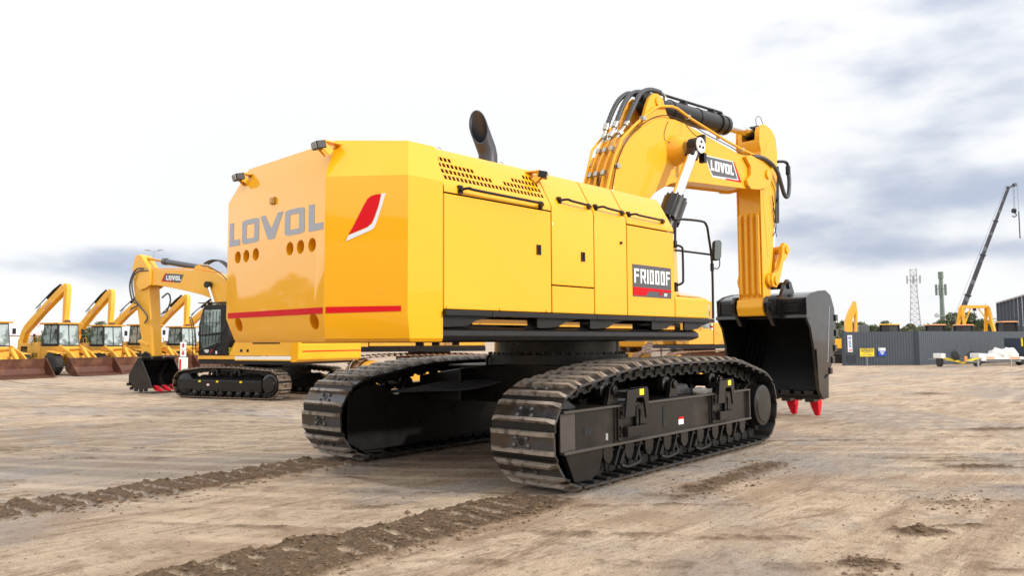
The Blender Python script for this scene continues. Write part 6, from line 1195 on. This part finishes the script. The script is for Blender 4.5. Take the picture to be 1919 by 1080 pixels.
SG = empty('arrow_sign', (4.8, 25.3, 0), R(-46)); tag(SG, 'small post with two red arrow plates and a pale box below', 'sign')
q = MB(); q.cyl((0, .04, 0), (0, .04, 1.75), .07, n=12); q.build('post', M['steelgrey'], SG)
q = MB(); q.box(-.13, .13, -.04, -.02, 1.42, 1.74); q.box(-.13, .13, -.04, -.02, 1.12, 1.40); q.build('sign_board', M['white'], SG)
q = MB(); q.plate([(-.035, 1.50), (.035, 1.50), (.035, 1.60), (.07, 1.60), (0, 1.70), (-.07, 1.60), (-.035, 1.60)], (0, -.041, 0), (1, 0, 0), (0, 0, 1), .004); q.plate([(-.035, 1.36), (.035, 1.36), (.035, 1.27), (.08, 1.27), (0, 1.16), (-.08, 1.27), (-.035, 1.27)], (0, -.041, 0), (1, 0, 0), (0, 0, 1), .004); q.build('arrow_mark', M['red'], SG)
q = MB(); q.box(-.14, .22, -.16, -.02, .38, 1.08); q.build('box', M['whitepaint'], SG, bevel=.03); q = MB(); q.box(-.10, -.02, -.163, -.16, .45, 1.0); q.build('label', M['red'], SG)

# ---- trees
def crown_mesh(name, w, hh, n, leaf, seed, mt, flat=.75):
    rg = np.random.RandomState(seed); blobs = []
    for i in range(9): blobs.append((rg.uniform(-.55, .55) * w, rg.uniform(-.55, .55) * w, hh * rg.uniform(.35, .95), rg.uniform(.28, .5) * w))
    q_ = MB()
    for i in range(n):
        b_ = blobs[rg.randint(9)]; d_ = rg.normal(size=3); d_ /= np.linalg.norm(d_); r_ = b_[3] * rg.uniform(.55, 1.1); c_ = np.array([b_[0], b_[1], b_[2]]) + d_ * r_ * np.array([1, 1, flat])
        a = rg.normal(size=3); a /= np.linalg.norm(a); b2 = np.cross(a, rg.normal(size=3)); b2 /= np.linalg.norm(b2); s_ = leaf * rg.uniform(.6, 1.4)
        q_.add([c_ - a * s_, c_ + b2 * s_ * .6, c_ + a * s_, c_ - b2 * s_ * .6], [(0, 1, 2, 3)])
    o = q_.build(name, mt, None, smooth=False, fix=False); me = o.data; bpy.data.objects.remove(o); return me
def trunk_mesh(hh, seed):
    rg = random.Random(seed); q_ = MB(); q_.tube([(0, 0, 0), (.05, .02, hh * .3), (0, .05, hh * .65)], .2, 8, rs=[.20, .15, .07])
    for i in range(6):
        a = rg.uniform(0, 6.28); z = hh * rg.uniform(.3, .5); q_.tube([(0, 0, z), (math.cos(a) * hh * .12, math.sin(a) * hh * .12, z + hh * .18), (math.cos(a) * hh * .26, math.sin(a) * hh * .26, z + hh * .3)], .05, 5, rs=[.08, .05, .02])
    o = q_.build('trunk', M['bark']); me = o.data; bpy.data.objects.remove(o); return me
CR_ = [crown_mesh('crown', 1.9, 4.2, 2600, .14, 1, M['leaf']), crown_mesh('crown', 2.3, 3.9, 2800, .15, 2, M['leaf2']), crown_mesh('crown', 1.6, 4.4, 2400, .13, 3, M['leaf'])]
TK_ = [trunk_mesh(4.2, i) for i in range(3)]
def tree(x, y, k, s, lab, grp='trees beyond the yard'):
    e = empty('tree', (x, y, 0), random.uniform(0, 6)); e.scale = (s * 1.05, s * 1.05, s); tag(e, lab, 'tree', grp)
    for nme, me in (('crown', CR_[k]), ('trunk', TK_[k])): o = bpy.data.objects.new(nme, me); col.objects.link(o); o.parent = e
camp = Vector((-9.175, -7.86)); fwd_ = Vector((math.cos(R(YAW)), math.sin(R(YAW)))); rgt_ = Vector((math.sin(R(YAW)), -math.cos(R(YAW))))
def gp(lat, dist): p = camp + fwd_ * dist + rgt_ * lat; return p.x, p.y      # metres right of and ahead of where one stands
wood = [(-62.5, 95, 0, .85), (-53.5, 88, 1, 1.0), (-51, 93, 2, .95), (-45.5, 82, 0, .9), (-47.2, 84, 1, .95), (-42.7, 80, 1, .92), (-34, 78, 0, .85), (-30, 78, 1, .85), (-25, 78, 2, .8), (-20, 80, 0, .8),
        (40.6, 95, 1, .92), (42.2, 96, 0, .98), (44.8, 93, 2, .85), (46.5, 92, 1, .82), (56.0, 112, 0, 1.0), (58.3, 110, 1, 1.02), (56.8, 100, 2, 1.12), (60.5, 111, 1, .95), (65.5, 120, 1, .98), (68.5, 122, 0, .95), (62.8, 103, 2, 1.15), (64.8, 108, 1, .98)]
for i, (a, b_, k, s) in enumerate(wood):
    side = 'left of the yard behind the loaders' if a < 0 else 'behind the fence on the right'
    tree(*gp(a, b_), k, s, 'distant bushy green tree ' + side, 'trees ' + side)
PL = empty('palm_tree', (*gp(62.5, 97), 0)); tag(PL, 'palm like tree with drooping fronds beside the slatted shed', 'palm')
q = MB(); q.cyl((0, 0, 0), (0, 0, 4.0), .16, .12, n=10); q.build('trunk', M['bark'], PL); q = MB(); rg = random.Random(5)
for i in range(26):
    a = rg.uniform(0, 6.28); up_ = rg.uniform(-.2, 1.2); Pp = [(math.cos(a) * t_ * 1.5, math.sin(a) * t_ * 1.5, 4.0 + up_ * t_ * 1.1 - t_ * t_ * 1.0) for t_ in (0, .25, .5, .75, 1.0)]
    for p, r_ in zip(Pp, Pp[1:]):
        for k in range(4):
            c_ = Vector(p).lerp(Vector(r_), k / 4)
            for s_ in (-1, 1): q.add([c_, c_ + Vector((-math.sin(a) * s_ * .28, math.cos(a) * s_ * .28, -.22)), c_ + Vector((-math.sin(a) * s_ * .26 + .04, math.cos(a) * s_ * .26 + .04, -.16))], [(0, 1, 2)])
q.build('crown', M['leaf2'], PL, smooth=False, fix=False)
# the belt of trees round the rest of the site, beyond and behind the photographer
rg = np.random.RandomState(9); q = MB()
for i in range(34000):
    a = rg.uniform(R(-215), R(-40)) if i % 6 else rg.uniform(R(20), R(44)); rr = rg.uniform(72, 84); hgt = 7.6 + .8 * math.sin(a * 23) + .8 * math.sin(a * 61 + 1)
    if i % 6 == 0: rr = 210; hgt = 4.5 + math.sin(a * 50)
    p = camp + (fwd_ * math.cos(a) + rgt_ * math.sin(a)) * rr; z = rg.uniform(0, 1) ** .8 * hgt; v = rg.normal(size=(2, 3)); v /= np.linalg.norm(v, axis=1)[:, None]; s_ = .55 * rr / 78; c_ = np.array([p.x, p.y, z])
    q.add([c_ - v[0] * s_, c_ + v[1] * s_ * .7, c_ + v[0] * s_, c_ - v[1] * s_ * .7], [(0, 1, 2, 3)])
tag(q.build('far_tree_belt', M['leaf'], smooth=False, fix=False), 'far belt of green trees around the open site', 'trees', kind='stuff')

for r_ in [o for o in list(col.objects) if o.parent is None and o.type == 'EMPTY' and not o.name.startswith('backhoe_loader') and o.name.split('.')[0] != 'tree']: explode_tree(r_)
